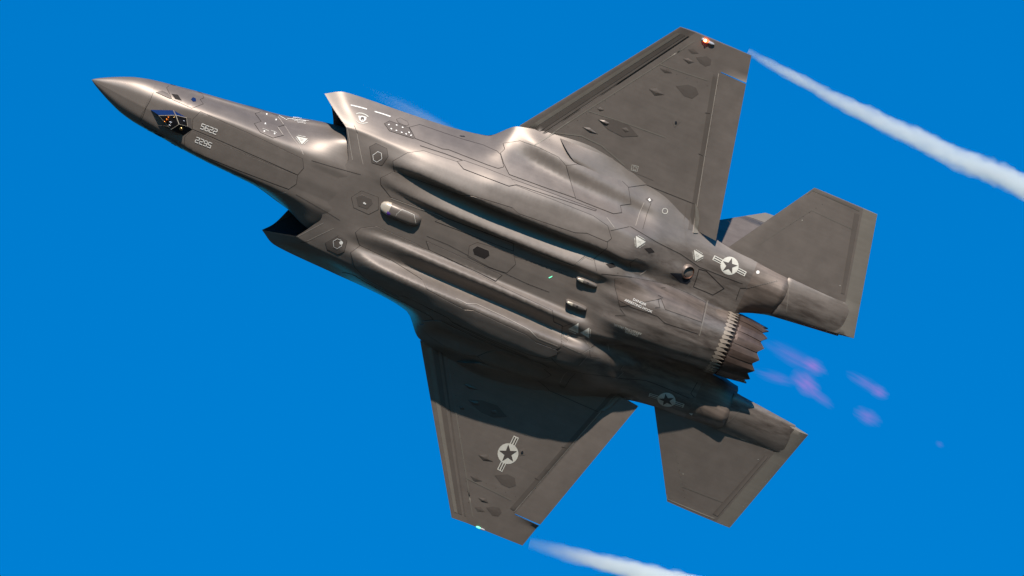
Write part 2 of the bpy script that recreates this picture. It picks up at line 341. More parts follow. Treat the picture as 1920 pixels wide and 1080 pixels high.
# ------------------------------------------------------------------ wings
def lerp(a, b, t): return a + (b - a) * t
def xle(y): return 8.02 + (10.02 - 8.02) * (y - 2.38) / (5.34 - 2.38)
def xte(y): return 12.39 + (11.53 - 12.39) * (y - 1.79) / (5.33 - 1.79)
def xhl(y): return 8.45 + (10.345 - 8.45) * (y - 2.33) / (5.33 - 2.33)
def xhf(y): return 11.975 + (11.125 - 11.975) * (y - 1.70) / (4.80 - 1.70)
def plane(x, y):
    q = (y - 1.8) / 3.5
    return .25 - .040 * (x - 9.0) * (1 - q) + .015 * q
def half_t(x, y):
    c = (x - xle(y)) / (xte(y) - xle(y)); c = min(max(c, 0.0), 1.0)
    th = lerp(.10, .04, (y - 1.8) / 3.5)
    return th * (1.45 * math.sqrt(max(c, 0) + .002) * (1 - c) ** .9 * 1.35 + .02)
def surf(x, y):
    """lower and upper surface heights, with drooped nose flap and lowered flaperon"""
    z = plane(x, y); h = half_t(x, y)
    if x < xhl(y): z -= .075 * ((xhl(y) - x) / (xhl(y) - xle(y))) ** 1.15
    if x > xhf(y) and y < 4.84:
        z -= lerp(.15, .045, (y - 1.8) / 3.0) * (x - xhf(y)) / (xte(y) - xhf(y))
    return z - h, z + h
def slab(name, side, rows, mat, parent=jet, sharp=35):
    """rows: list over y of lists of x; closed thin body between the lower and upper surface"""
    n, m = len(rows), len(rows[0][1]); lo = []; up = []
    for y, xs_ in rows:
        for x in xs_:
            a, b_ = surf(x, y); lo.append((x, y * side, a)); up.append((x, y * side, b_))
    V = lo + up; N = len(lo); f = []
    for i in range(n - 1):
        for j in range(m - 1):
            a = i * m + j; q = (a, a + m, a + m + 1, a + 1)
            f.append(q if side > 0 else q[::-1]); q2 = tuple(N + k for k in q); f.append(q2[::-1] if side > 0 else q2)
    def wall(idx):
        for a, b_ in zip(idx[:-1], idx[1:]): q = (a, b_, N + b_, N + a); f.append(q[::-1] if side > 0 else q)
    wall([j for j in range(m)][::-1]); wall([(n - 1) * m + j for j in range(m)])
    wall([i * m for i in range(n)]); wall([i * m + m - 1 for i in range(n)][::-1])
    return keep(mesh(name, V, f, mat, parent, True, sharp))
for side in (-1, 1):
    ys = np.linspace(1.25, 4.82, 40)
    def front(y): return xhl(y) if y > 2.38 else lerp(8.0, xhl(2.38), max(0, (y - 1.25) / 1.13))
    slab('wing', side, [(y, list(np.linspace(front(y), xhf(y), 34))) for y in ys], PAINT)
    wt = slab('wing_tip', side, [(y, list(np.linspace(xhl(y), xte(y), 22))) for y in np.linspace(4.82, 5.335, 8)], PAINT)
    slab('leading_edge_flap', side, [(y, list(xle(y) + (xhl(y) - xle(y)) * np.linspace(0, 1, 12) ** 1.6)) for y in np.linspace(2.33, 5.335, 30)], PAINT)
    slab('flaperon', side, [(y, list(np.linspace(xhf(y), xte(y), 12))) for y in np.linspace(1.80, 4.795, 24)], PAINT)

# ---- tailplanes
def stab(side):
    LEo, TEo, TEi, INi = np.array((13.745, 3.42)), np.array((15.08, 3.42)), np.array((15.67, 1.04)), np.array((14.08, .83))
    LEi = np.array((12.74, 1.76))
    rows = []
    nn, mm = 30, 26; lo = []; up = []
    for i in range(nn):
        t = i / (nn - 1)
        # root line runs LEi -> pivot -> inner edge -> TEi, so use chord lines at constant fraction
        y = lerp(.83, 3.42, t)
        xl = lerp(LEi[0], LEo[0], (y - 1.76) / (3.42 - 1.76)) if y > 1.76 else lerp(14.08, LEi[0] + 1.26, (y - .83) / (1.76 - .83))
        if 1.70 < y <= 1.80: pass
        xt = lerp(TEi[0], TEo[0], (y - 1.04) / (3.42 - 1.04)) if y >= 1.04 else lerp(14.12, 15.67, (y - .83) / .21)
        rows.append((y, xl, max(xt, xl + .02)))
    return rows
def zst(x, y): return .05 + .082 * (y - 1.04) - .02 * (x - 14.4)
def tailplane(side):
    parts = []
    def piece(y0, y1, xa, xb, n_, m_, V, f):
        off = len(V); loi = []
        for i in range(n_):
            y = lerp(y0, y1, i / (n_ - 1))
            for j in range(m_):
                x = lerp(xa(y), xb(y), j / (m_ - 1)); c = (x - xl(y)) / max(.05, (xt(y) - xl(y)))
                th = lerp(.075, .02, min(1, max(0, (y - 1) / 2.4))) * (4 * max(0, min(1, c)) * (1 - min(1, max(0, c)))) ** .7 + .006
                z = zst(x, y)
                V.append((x, y * side, z - th)); V.append((x, y * side, z + th))
        def id_(i, j, k): return off + 2 * (i * m_ + j) + k
        for i in range(n_ - 1):
            for j in range(m_ - 1):
                q = (id_(i, j, 0), id_(i + 1, j, 0), id_(i + 1, j + 1, 0), id_(i, j + 1, 0)); f.append(q if side > 0 else q[::-1])
                q = (id_(i, j, 1), id_(i + 1, j, 1), id_(i + 1, j + 1, 1), id_(i, j + 1, 1)); f.append(q[::-1] if side > 0 else q)
        bd = [(i, 0) for i in range(n_)][::-1] + [(0, j) for j in range(1, m_)] + [(i, m_ - 1) for i in range(1, n_)] + [(n_ - 1, j) for j in range(m_ - 2, -1, -1)]
        bd = bd if bd[0] != bd[-1] else bd[:-1]
        for a, b_ in zip(bd, bd[1:] + bd[:1]):
            q = (id_(*a, 0), id_(*b_, 0), id_(*b_, 1), id_(*a, 1)); f.append(q[::-1] if side > 0 else q)
    xl = lambda y: lerp(12.70, 13.745, (y - 1.74) / (3.42 - 1.74)) if y > 1.61 else 14.05
    xt = lambda y: lerp(15.67, 15.08, (y - 1.04) / 2.38) if y >= 1.04 else lerp(14.14, 15.67, (y - .83) / .21)
    strip = lambda y: xt(y) - .30
    V, f = [], []
    piece(1.62, 3.42, xl, strip, 24, 22, V, f)
    xl_i = lambda y: 14.04
    s_in = lambda y: max(strip(y), 14.06)
    piece(.845, 1.63, xl_i, lambda y: min(xt(y) - .02, s_in(y)) if y < 1.04 else strip(y), 18, 14, V, f)
    tp = keep(mesh('tailplane', V, f, PAINT, jet, True, 35))
    V, f = [], []
    piece(.97, 3.42, lambda y: max(14.05, strip(y)), xt, 30, 5, V, f)
    keep(mesh('trailing_edge_strip', V, f, TAPE, tp, True, 35))
    # thick root fairing aft of the pivot
    V = []; f = []; st = [14.00, 14.03, 14.10, 14.3, 14.6, 14.95, 15.25, 15.36]; hs_ = [.13, .155, .155, .14, .115, .08, .045, .01]; m = 22
    for x, h in zip(st, hs_):
        yi = lerp(.835, 1.0, min(1, max(0, (x - 14.05) / 1.55))); yo = 1.70 - .03 * (x - 14)
        for j in range(m):
            q = j / (m - 1); y = yi + (yo - yi) * q; sh = math.sin(math.pi * min(max(q, 0), 1) ** .85) ** .55
            V.append((x, y * side, zst(x, y) - .012 - (h + .03) * sh))
    for i in range(len(st) - 1):
        for j in range(m - 1):
            a = i * m + j; q = (a, a + m, a + m + 1, a + 1); f.append(q if side > 0 else q[::-1])
    q = tuple(range(m)); f.append(q if side > 0 else q[::-1])
    keep(mesh('pivot_fairing', V, f, PAINT, tp, True, 50))
    return tp
tailplane(-1); tailplane(1)

# ---- fins
def fin(side):
    a = [Vector((11.2, 1.30, .52)), Vector((13.95, 1.42, .45)), Vector((14.4, 1.98, 2.30)), Vector((13.4, 1.98, 2.30))]
    nrm = (a[1] - a[0]).cross(a[3] - a[0]).normalized(); n_, m_ = 14, 16
    def build(c0, c1, t0, t1, name, mat, parent):
        V = []; f = []
        for i in range(n_):
            t = lerp(t0, t1, i / (n_ - 1))
            for j in range(m_):
                c = lerp(c0, c1, j / (m_ - 1)); p = a[0].lerp(a[3], t).lerp(a[1].lerp(a[2], t), c)
                th = lerp(.07, .025, t) * (4 * c * (1 - c)) ** .7 + .005
                for s in (-1, 1): q = p + nrm * th * s; V.append((q.x, q.y * side, q.z))
        idx = lambda i, j, k: 2 * (i * m_ + j) + k
        for i in range(n_ - 1):
            for j in range(m_ - 1):
                for k in (0, 1):
                    q = (idx(i, j, k), idx(i + 1, j, k), idx(i + 1, j + 1, k), idx(i, j + 1, k)); f.append(q[::-1] if (k == 0) == (side > 0) else q)
        for i in range(n_ - 1):
            for j in (0, m_ - 1): f.append((idx(i, j, 0), idx(i + 1, j, 0), idx(i + 1, j, 1), idx(i, j, 1)))
        for j in range(m_ - 1):
            for i in (0, n_ - 1): f.append((idx(i, j, 0), idx(i, j + 1, 0), idx(i, j + 1, 1), idx(i, j, 1)))
        return mesh(name, V, f, mat, parent, True, 40)
    fn = build(0, .74, 0, .82, 'tail_fin', PAINT, jet)
    build(.75, 1, .05, .82, 'rudder', PAINT, fn)
    build(0, 1, .825, 1, 'fin_cap', TAPE, fn)
fin(-1); fin(1)

# ------------------------------------------------------------------ nozzle
noz = bpy.data.objects.new('nozzle', None); COL.objects.link(noz); noz.parent = jet
def cyl(x, r, ang, cz=.0): return (x, r * math.sin(ang), cz - r * math.cos(ang))
NP = 15
V = []; f = []
for k in range(48):                                        # pale saw-tooth end of the casing
    a0, a1, am = (k) * 2 * math.pi / 48, (k + 1) * 2 * math.pi / 48, (k + .5) * 2 * math.pi / 48
    for r0, r1 in ((.650, .640), (.632, .622)):
        V += [cyl(13.235, r0, a0), cyl(13.235, r0, a1), cyl(13.425, r1, am), cyl(13.18, r0, am)]
    b0 = k * 8; f += [(b0, b0 + 2, b0 + 1), (b0, b0 + 1, b0 + 3), (b0 + 4, b0 + 5, b0 + 6), (b0, b0 + 4, b0 + 6, b0 + 2), (b0 + 1, b0 + 2, b0 + 6, b0 + 5)]
mesh('serrated_ring', V, f, TOOTH, noz, False)
V = []; f = []; n = 60
for x, r in ((13.30, .606), (13.42, .600), (13.47, .585), (14.0, .45), (14.0, .44), (13.4, .50), (13.2, .2), (13.2, .02)): V += ring(x, r, .0, n)
f = [(i * n + j, (i + 1) * n + j, (i + 1) * n + (j + 1) % n, i * n + (j + 1) % n) for i in range(7) for j in range(n)]
mesh('flame_holder_cone', V, f, TITAND, noz)
for k in range(NP):
    am = (k + .5) * 2 * math.pi / NP; ha = math.pi / NP * 1.03; V = []; f = []
    st = [(13.465, .610), (13.505, .615), (13.70, .60), (13.90, .568), (13.965, .552)]
    nj = 7
    for layer, dr in ((0, 0), (1, -.022)):
        for i, (x, r) in enumerate(st):
            for j in range(nj):
                s = -1 + 2 * j / (nj - 1); q = i / 4
                dx = .115 * (1 - abs(s)) * (q ** 3) + (.022 * abs(math.cos(s * math.pi * 1.5)) * -1 if i == 0 else 0)
                rr = r + dr + .018 * (1 - abs(s)) * (.3 + .7 * q) + (.012 * s * (.3 + .7 * q))
                V.append(cyl(x + dx, rr, am + s * ha))
    N = len(st) * nj
    for i in range(len(st) - 1):
        for j in range(nj - 1):
            a = i * nj + j; q = (a, a + nj, a + nj + 1, a + 1); f.append(q); f.append(tuple(N + v for v in q[::-1]))
    for j in range(nj - 1):
        for i in (0, len(st) - 1): a = i * nj + j; f.append((a, a + 1, N + a + 1, N + a))
    for i in range(len(st) - 1):
        for j in (0, nj - 1): a = i * nj + j; f.append((a, a + nj, N + a + nj, N + a))
    o = mesh('nozzle_petal', V, f, TITAN, noz, True, 12)

# ------------------------------------------------------------------ laying panels and marks on the skin
allv, allf = [], []
for vs_, fs_ in BV:
    o_ = len(allv); allv += vs_; allf += [tuple(o_ + i for i in q) for q in fs_]
def vnormals(vv, ff):
    A_ = np.array([tuple(v) for v in vv]); N_ = np.zeros_like(A_)
    for q in ff:
        c = np.cross(A_[q[2]] - A_[q[0]], A_[q[-1]] - A_[q[1]]) if len(q) == 4 else np.cross(A_[q[1]] - A_[q[0]], A_[q[2]] - A_[q[0]])
        for i in q: N_[i] += c
    return N_
VN = []
for vs_, fs_ in BV:                                  # normals shared across the seam between mirrored halves
    VN += list(vnormals(vs_, fs_))
VN = [Vector(tuple(x)).normalized() if np.linalg.norm(x) > 0 else Vector((0, 0, -1)) for x in VN]
TREE = BVHTree.FromPolygons(allv, allf)
TR = {'t': TREE, 'f': allf, 'v': allv, 'n': VN}
def hit(u, v):
    d = ray(u, v); loc, nor, idx, _ = TR['t'].ray_cast(CAM_A, d)
    if loc is None: return None
    if nor.dot(d) > 0: nor = -nor
    if TR['n']:
        w_ = Vector(); q = TR['f'][idx]
        for i in q:
            n_ = TR['n'][i]
            if n_.dot(nor) < 0: n_ = -n_
            w_ += n_ / ((TR['v'][i] - loc).length + .004)
        w_.normalize()
        if w_.dot(nor) > .8: nor = w_
    return loc, nor
def lay(pts, h):
    out_ = []; last = None
    for (u, v), hh in zip(pts, h if hasattr(h, '__len__') else [h] * len(pts)):
        r = hit(u, v) or last
        if r is None: r = (CAM_A + ray(u, v) * DIST, -F_)
        last = r; out_.append(r[0] + r[1] * hh)
    return out_
def densify(poly, step, closed=True):
    o_ = []; n_ = len(poly)
    for i in range(n_ if closed else n_ - 1):
        a, b_ = Vector(poly[i]), Vector(poly[(i + 1) % n_]); k = max(1, int((b_ - a).length / step))
        o_ += [tuple(a.lerp(b_, j / k)) for j in range(k)]
    if not closed: o_.append(tuple(poly[-1]))
    return o_
def area(p): return sum(p[i][0] * p[(i + 1) % len(p)][1] - p[(i + 1) % len(p)][0] * p[i][1] for i in range(len(p))) / 2
def inset(poly, d):
    n_ = len(poly); s = 1 if area(poly) > 0 else -1; r = []
    for i in range(n_):
        p, a, b_ = Vector(poly[i]), Vector(poly[i - 1]), Vector(poly[(i + 1) % n_])
        e1, e2 = (p - a).normalized(), (b_ - p).normalized()
        n1, n2 = Vector((-e1.y, e1.x)) * s, Vector((-e2.y, e2.x)) * s
        mn = n1 + n2; mn = mn / max(.35, mn.length_squared / 2)
        r.append(tuple(p + mn * d))
    return r
def inside(p, poly):
    x, y = p; c = False; n_ = len(poly); j = n_ - 1
    for i in range(n_):
        (xi, yi), (xj, yj) = poly[i], poly[j]
        if (yi > y) != (yj > y) and x < (xj - xi) * (y - yi) / (yj - yi) + xi: c = not c
        j = i
    return c
def tri(poly, step):
    """constrained triangulation of a pixel polygon with inner points"""
    us, vs_ = [p[0] for p in poly], [p[1] for p in poly]; small = inset(poly, step * .45) if len(poly) > 2 else poly
    pts = [Vector(p) for p in poly]; u = min(us) + step * .5
    while u < max(us):
        v = min(vs_) + step * .5
        while v < max(vs_):
            if inside((u, v), small) and inside((u, v), poly): pts.append(Vector((u + random.uniform(-.1, .1), v + random.uniform(-.1, .1))))
            v += step
        u += step
    n_ = len(poly); r = delaunay_2d_cdt(pts, [(i, (i + 1) % n_) for i in range(n_)], [], 1, 1e-5)
    return [tuple(p) for p in r[0]], [tuple(q) for q in r[2]]
def finish(name, P, f, mat, parent, mirror, smooth=True, lim=.45, normals=None):
    f = [q for q in f if max((P[q[i]] - P[q[i - 1]]).length for i in range(len(q))) < lim] if lim else f
    used = sorted({i for q in f for i in q}); mp = {o: k for k, o in enumerate(used)}
    P = [P[i] for i in used]; f = [tuple(mp[i] for i in q) for q in f]
    N_ = [normals[i] for i in used] if normals else None
    c0 = Vector((CAM_A.x, CAM_A.y, CAM_A.z)); s_ = 0.0
    for q in f:
        a, b_, c = P[q[0]], P[q[1]], P[q[2]]; s_ += (b_ - a).cross(c - a).dot(c0 - a)
    if s_ < 0 and normals: f = [q[::-1] for q in f]
    if mirror:
        P = [Vector((p.x, -p.y, p.z)) for p in P]; f = [q[::-1] for q in f]
        if N_: N_ = [Vector((n.x, -n.y, n.z)) for n in N_]
    me = bpy.data.meshes.new(name); me.from_pydata([tuple(p) for p in P], [], f)
    if not normals:
        bm = bmesh.new(); bm.from_mesh(me); bmesh.ops.recalc_face_normals(bm, faces=bm.faces)
        if bm.faces:
            q0 = max(bm.faces, key=lambda fc: fc.calc_area()); tot = sum(fc.normal.dot((Vector((CAM_A.x, -CAM_A.y if mirror else CAM_A.y, CAM_A.z)) - fc.calc_center_median()).normalized()) * fc.calc_area() for fc in bm.faces)
            if tot < 0: bmesh.ops.reverse_faces(bm, faces=bm.faces)
        bm.to_mesh(me); bm.free()
    if smooth: me.polygons.foreach_set('use_smooth', [True] * len(me.polygons))
    if N_: me.normals_split_custom_set_from_vertices([tuple(n) for n in N_])
    return link(name, me, parent, [mat])
def layn(pts, h):
    last = None; P, N_ = [], []
    for u, v in pts:
        r = hit(u, v) or last or (CAM_A + ray(u, v) * DIST, -F_)
        last = r; P.append(r[0] + r[1] * h); N_.append(r[1])
    return P, N_
def fixn(f, P, N_):
    """faces wound so that they face along the skin normal"""
    o_ = []
    for q in f:
        g = (P[q[1]] - P[q[0]]).cross(P[q[2]] - P[q[0]]); o_.append(q if g.dot(N_[q[0]]) >= 0 else q[::-1])
    return o_
def panel(name, poly, mat=None, h=.008, step=4.2, mirror=True, seam=.9, seam_mat=None, parent=None, label=None):
    """a plate that follows the skin, standing h proud of it, with a dark gap round it"""
    mat = mat or PANEL; res = []; h = h * .65
    d = densify(poly, step)
    pts2, fs = tri(d, step); n_ = len(d)
    P, N_ = layn(pts2, h); fs = fixn(fs, P, N_)
    A_, NA = layn(d, h); B_, _ = layn(inset(d, -.35), -.002)          # chamfered rim
    C3 = [a - n * h * .0 for a, n in zip(A_, NA)]
    nr = []
    for i in range(n_):
        t = (A_[(i + 1) % n_] - A_[i - 1]).normalized(); o3 = t.cross(NA[i]).normalized()
        if o3.dot(B_[i] - A_[i]) < 0: o3 = -o3
        nr.append((o3 + NA[i] * .6).normalized())
    off = len(P); P2 = P + C3 + B_; N2 = N_ + nr + nr
    wf = fixn([(off + i, off + (i + 1) % n_, off + n_ + (i + 1) % n_, off + n_ + i) for i in range(n_)], P2, N2)
    so, sn = layn(inset(d, -seam), .0035); si, sn2 = layn(inset(d, .15), .0035)
    sf = fixn([(i, (i + 1) % n_, n_ + (i + 1) % n_, n_ + i) for i in range(n_)], so + si, sn + sn2)
    for mir in ((False, True) if mirror else (False,)):
        o_ = finish(name, P2, fs + wf, mat, parent or jet, mir, True, .3, N2)
        if label: o_['label'] = label
        if seam > 0: finish('gap_seal', so + si, sf, seam_mat or SEAM, o_, mir, True, .3, sn + sn2)
        res.append(o_)
    return res
def decal(name, poly, mat, h=.004, step=6, mirror=False, parent=None, label=None):
    d = densify(poly, step); p2, fs = tri(d, step); P, N_ = layn(p2, h); fs = fixn(fs, P, N_); r = []
    for mir in ((False, True) if mirror else (False,)):
        o_ = finish(name, P, fs, mat, parent or jet, mir, True, .45, N_); r.append(o_)
        if label: o_['label'] = label
    return r
def line(name, pts, w_=1.0, mat=None, h=.005, mirror=True, closed=False, step=7, parent=None):
    d = densify(pts, step, closed); n_ = len(d); A, B = [], []
    for i in range(n_):
        p = Vector(d[i]); a = Vector(d[i - 1]) if (i or closed) else p; b_ = Vector(d[(i + 1) % n_]) if (i < n_ - 1 or closed) else p
        t = (b_ - a).normalized(); nn = Vector((-t.y, t.x)) * w_ / 2; A.append(tuple(p + nn)); B.append(tuple(p - nn))
    P, N_ = layn(A + B, h); k = n_ if closed else n_ - 1
    f = fixn([(i, (i + 1) % n_, n_ + (i + 1) % n_, n_ + i) for i in range(k)], P, N_)
    return [finish(name, P, f, mat or SEAM, parent or jet, m_, True, .25, N_) for m_ in ((False, True) if mirror else (False,))]
def mirror_px(u, v):
    """where the mirror image of a skin point appears in the picture"""
    r = hit(u, v); q = ROOT_M @ Vector((r[0].x, -r[0].y, r[0].z)) - cam_loc
    k = SC * DIST / q.dot(cw_f); return 960 + q.dot(cw_r) * k, 540 - q.dot(cw_u) * k


def disc_(cx, cy, r): return [(cx + r * math.cos(t), cy + r * math.sin(t)) for t in (0, 1.257, 2.513, 3.77, 5.027)]
# ------------------------------------------------------------------ panels of the skin (traced on the port side, mirrored to starboard)
def Z(ox, oy, k): return lambda *p: [(ox + x / k, oy + y / k) for x, y in p]
za, z2, z3, z4, z5 = Z(160, 120, 6), Z(460, 150, 6), Z(480, 320, 6), Z(600, 150, 4), Z(940, 40, 4)
z6, z7, z8, z9, b5, b6, b3, c4, c6, e12, z10, z11 = Z(1160, 380, 6), Z(640, 360, 4), Z(1000, 440, 4), Z(720, 560, 4), Z(900, 220, 4), Z(1160, 380, 6), Z(860, 400, 6), Z(720, 230, 8), Z(400, 180, 8.727), Z(650, 180, 12), Z(800, 770, 4), Z(1160, 700, 3.6)
g6, p3 = Z(1040, 500, 6.75), Z(1320, 320, 3.176)
L1 = [(740, 321.3), (800, 343), (866, 365), (882.5, 365.5), (925, 378), (960, 388.8), (972.5, 400), (1025, 418), (1078, 435.8), (1100, 436.7), (1138, 453)]
L1b = [(u + .6, v + 1.6) for u, v in L1]
outer = [(737, 302.5), (764, 287), (794, 283.2), (857, 304), (868.5, 318), (954, 350.3), (966, 348), (1040, 376), (1112, 405), (1139, 424), (1146, 447)] + L1[::-1]
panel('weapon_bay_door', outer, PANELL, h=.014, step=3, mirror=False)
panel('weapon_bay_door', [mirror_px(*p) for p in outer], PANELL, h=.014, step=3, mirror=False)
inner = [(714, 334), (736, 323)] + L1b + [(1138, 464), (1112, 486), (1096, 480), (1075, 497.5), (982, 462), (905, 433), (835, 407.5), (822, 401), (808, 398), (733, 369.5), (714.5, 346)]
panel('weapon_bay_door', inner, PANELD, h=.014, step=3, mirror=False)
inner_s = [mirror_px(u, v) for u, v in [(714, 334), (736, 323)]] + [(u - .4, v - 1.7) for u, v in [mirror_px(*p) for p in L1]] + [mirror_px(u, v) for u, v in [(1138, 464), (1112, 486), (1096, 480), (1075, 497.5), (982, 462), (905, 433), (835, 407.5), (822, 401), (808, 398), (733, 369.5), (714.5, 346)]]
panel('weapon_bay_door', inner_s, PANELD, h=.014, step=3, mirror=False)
panel('access_panel', [(857.8, 303.2), (869, 301), (910, 315.5), (958, 334.5), (967.5, 346), (954, 348.6), (869.5, 316.5)], h=.010)
panel('access_panel', [(817, 415), (833, 408), (962, 456.5), (962, 470)], h=.010)
panel('access_panel', [(768, 239), (787, 234), (830, 249), (872, 263), (905, 272), (932, 284), (938, 290), (944, 312.6), (934, 315.6), (912.5, 308.3), (841, 280.2), (830, 279), (779, 259.4)], h=.008)
panel('gear_door', [(943.8, 269.5), (975, 264.5), (1010, 277), (1047, 295), (1060.5, 310.5), (1069, 340), (1078, 371), (1015, 349), (955, 327), (945, 307), (938.8, 287.5), (946.8, 280)], PANELL, h=.014)
panel('gear_door', [(1062, 310.8), (1082.5, 308.3), (1125, 322), (1165, 338.8), (1177.5, 351), (1182.5, 382), (1162.5, 385), (1165, 398.5), (1150, 400.5), (1110, 385), (1079.5, 372.6), (1070, 340)], h=.014)
panel('access_panel', b5((240, 464), (540, 572), (870, 694), (865, 700), (560, 598), (268, 502)), h=.006)
hx = panel('antenna_panel', z2((1400, 752), (1470, 715), (1590, 772), (1605, 862), (1535, 962), (1425, 930)), DARKP, h=.010, seam=.7)
line('panel_outline', z2((1435, 845), (1490, 805), (1530, 822), (1537, 885), (1480, 922), (1442, 900)), .9, WHITE2, .014, True, True)
panel('jamming_antenna_panel', z2((1567, 492), (1622, 463), (1838, 540), (1908, 650), (1880, 655), (1622, 571)), DARKP, h=.008, seam=.8, mirror=False)
panel('access_panel', z2((1700, 442), (1745, 428), (1822, 470), (1836, 505), (1800, 512), (1722, 482)), h=.006, seam=.5, mirror=False)
line('panel_seam_or_crease', c4((540, 345), (700, 398), (900, 462), (1190, 570)), 1.0)
line('panel_seam_or_crease', z2((1255, 600), (1290, 790), (1325, 950)), .8, LIGHTSEAM)
line('panel_seam_or_crease', z2((1225, 512), (1262, 600)), .7)
line('lip_edge', [(609, 177), (630, 208.5), (650.5, 240)], .9, LIGHTSEAM)
line('lip_edge', [(651.5, 241.5), (656, 270), (661, 300)], .8, LIGHTSEAM)
# nose
ngd = [(361, 241.5), (362, 224), (376, 209.5), (430, 234), (477, 255), (530, 280), (567, 298), (569, 315), (558, 327.4), (510, 306), (460, 284), (400, 257.5)]
panel('nose_gear_door', ngd, h=.010, seam=.8)
panel('access_panel', za((915, 268), (960, 232), (1140, 268), (1312, 330), (1332, 380), (1290, 400), (1325, 450), (1198, 497), (978, 398)), h=.005, seam=.5)
panel('sensor_window_panel', za((795, 320), (865, 305), (925, 330), (970, 390), (948, 388)), STAR, h=.016, seam=.5)
panel('air_data_port', za((972, 338), (1040, 350), (1080, 410), (1012, 392)), SEAM, h=.016, seam=.5)
panel('distributed_sensor_window', za((1190, 400), (1210, 377), (1240, 390), (1244, 421), (1212, 425)), GLASSB, h=.016, seam=.4, step=2)
panel('access_panel', c6((690, 290), (858, 236), (1000, 275), (1150, 478), (1045, 505), (1140, 642), (975, 685), (770, 592), (675, 455), (790, 420)), h=.008, seam=.8)
line('panel_seam_or_crease', c6((1170, 492), (1300, 690), (1440, 872)), .8, LIGHTSEAM)  # crease where the inlet bump starts, its highlight painted as a pale line
line('door_edge_highlight', c6((1005, 280), (1150, 475)), 1.2, LIGHTSEAM, .014, False)  # light catching the panel edge, painted as a pale line
line('door_edge_highlight', c6((1048, 512), (1140, 640)), 1.2, LIGHTSEAM, .014, False)
line('panel_seam_or_crease', c6((1440, 880), (1475, 960)), 1.2, LIGHTSEAM)  # lower end of the bump crease, also a painted highlight
line('radome_joint', za((742, 305), (715, 385), (690, 440), (672, 490), (645, 540), (600, 615)), 2.2, PANEL, .005)
line('radome_joint', za((765, 320), (728, 410), (700, 462), (680, 496)), .6, SEAM, .006)
line('panel_seam_or_crease', z2((745, 905), (1010, 985), (1300, 1065)), .6)
# keel
panel('antenna_panel', z3((1075, 300), (1185, 228), (1375, 300), (1376, 435), (1268, 490), (1100, 415)), h=.006, seam=.6, mirror=False)
panel('dark_antenna_window', z3((1130, 300), (1190, 270), (1300, 318), (1310, 370), (1250, 430), (1150, 395)), DARKP, h=.012, seam=0, mirror=False)
panel('keel_access_panel', z7((960, 405), (1020, 378), (1158, 420), (1292, 470), (1308, 540), (1240, 606), (1105, 565), (950, 485)), h=.005, seam=.5, mirror=False)
panel('dark_antenna_window', z7((985, 430), (1020, 405), (1105, 440), (1112, 475), (1075, 501), (995, 467)), SEAM, h=.010, seam=.4, seam_mat=LIGHTSEAM, mirror=False)
line('keel_seam', z7((640, 330), (800, 395), (960, 480), (1105, 560), (1230, 610), (1400, 690), (1560, 750)), .6, SEAM, .005, False)
line('keel_seam', z7((770, 180), (950, 250), (1110, 320), (1290, 440)), .6, SEAM, .006, False)
line('keel_seam', z7((1160, 420), (1300, 480), (1500, 545), (1700, 600)), .7, DARKP, .005, False)
for k in range(10): decal('fastener', [(z7((1310 + k * 38, 488 + k * 13))[0][0] + a, z7((1310 + k * 38, 488 + k * 13))[0][1] + b_) for a, b_ in ((-.5, -.5), (.5, -.5), (.5, .5), (-.5, .5))], SEAM, .006)
for k in range(9): decal('fastener', [(z7((1270 + k * 33, 632 + k * 14))[0][0] + a, z7((1270 + k * 33, 632 + k * 14))[0][1] + b_) for a, b_ in ((-.5, -.5), (.5, -.5), (.5, .5), (-.5, .5))], SEAM, .006)
# aft body, nacelle, booms
panel('arresting_hook_door', z8((612, 330), (740, 322), (1000, 372), (1205, 462), (1290, 510), (1262, 655), (990, 560), (960, 480), (650, 540), (612, 385)), SOOT, h=.008, seam=.7, mirror=False)
line('nacelle_seam', z8((640, 492), (740, 545), (930, 612), (985, 662), (1235, 745)), .8, SEAM, .006, False)
line('nacelle_seam', z8((650, 553), (690, 605), (612, 607)), .7, SEAM, .006, False)
line('nacelle_seam', z8((955, 402), (990, 398)), .7, SEAM, .010, False)
line('nacelle_seam', z8((935, 455), (972, 476), (934, 484), (948, 546), (912, 548)), .8, SEAM, .012, False)
line('nacelle_seam', z8((510, 293), (740, 318)), .8, SEAM, .006, False)
line('engine_bay_band', z8((1310, 490), (1285, 600), (1245, 760)), 1.3, TAPE, .004, True)
line('boom_seam_or_rim', b6((130, 268), (420, 440), (700, 580), (905, 722), (1180, 832), (1395, 912)), .8)
line('boom_seam_or_rim', b6((190, 260), (235, 110), (285, 0)), .8, LIGHTSEAM)
line('boom_seam_or_rim', b6((270, 300), (320, 120), (365, 0)), .6)
line('boom_seam_or_rim', b6((770, 0), (735, 200), (760, 400), (765, 540)), .8, PANEL, .006)
line('boom_seam_or_rim', b6((980, 740), (1005, 500)), .8, PANEL, .006)
line('boom_seam_or_rim', p3((250, 700), (440, 655)), 1.0, PANEL, .006); line('boom_seam_or_rim', p3((190, 770), (215, 700), (250, 698)), .9)
line('boom_seam_or_rim', p3((490, 845), (500, 760), (505, 640)), 1.2, TAPE, .006)  # bright rounded rim of the boom end, painted on as a pale line
for k in range(14): 
    q = p3((255 + k * 13.5, 702 - k * 3.5))[0]; decal('fastener', [(q[0] + a, q[1] + b_) for a, b_ in ((-.4, -.4), (.4, -.4), (.4, .4), (-.4, .4))], SEAM, .007, mirror=True)
decal('dark_diamond_vent', b6((285, 515), (360, 505), (405, 556), (340, 569)), SEAM, .006)
decal('dark_diamond_vent', b3((1655, 570), (1735, 556), (1770, 600), (1700, 616)), SEAM, .006)
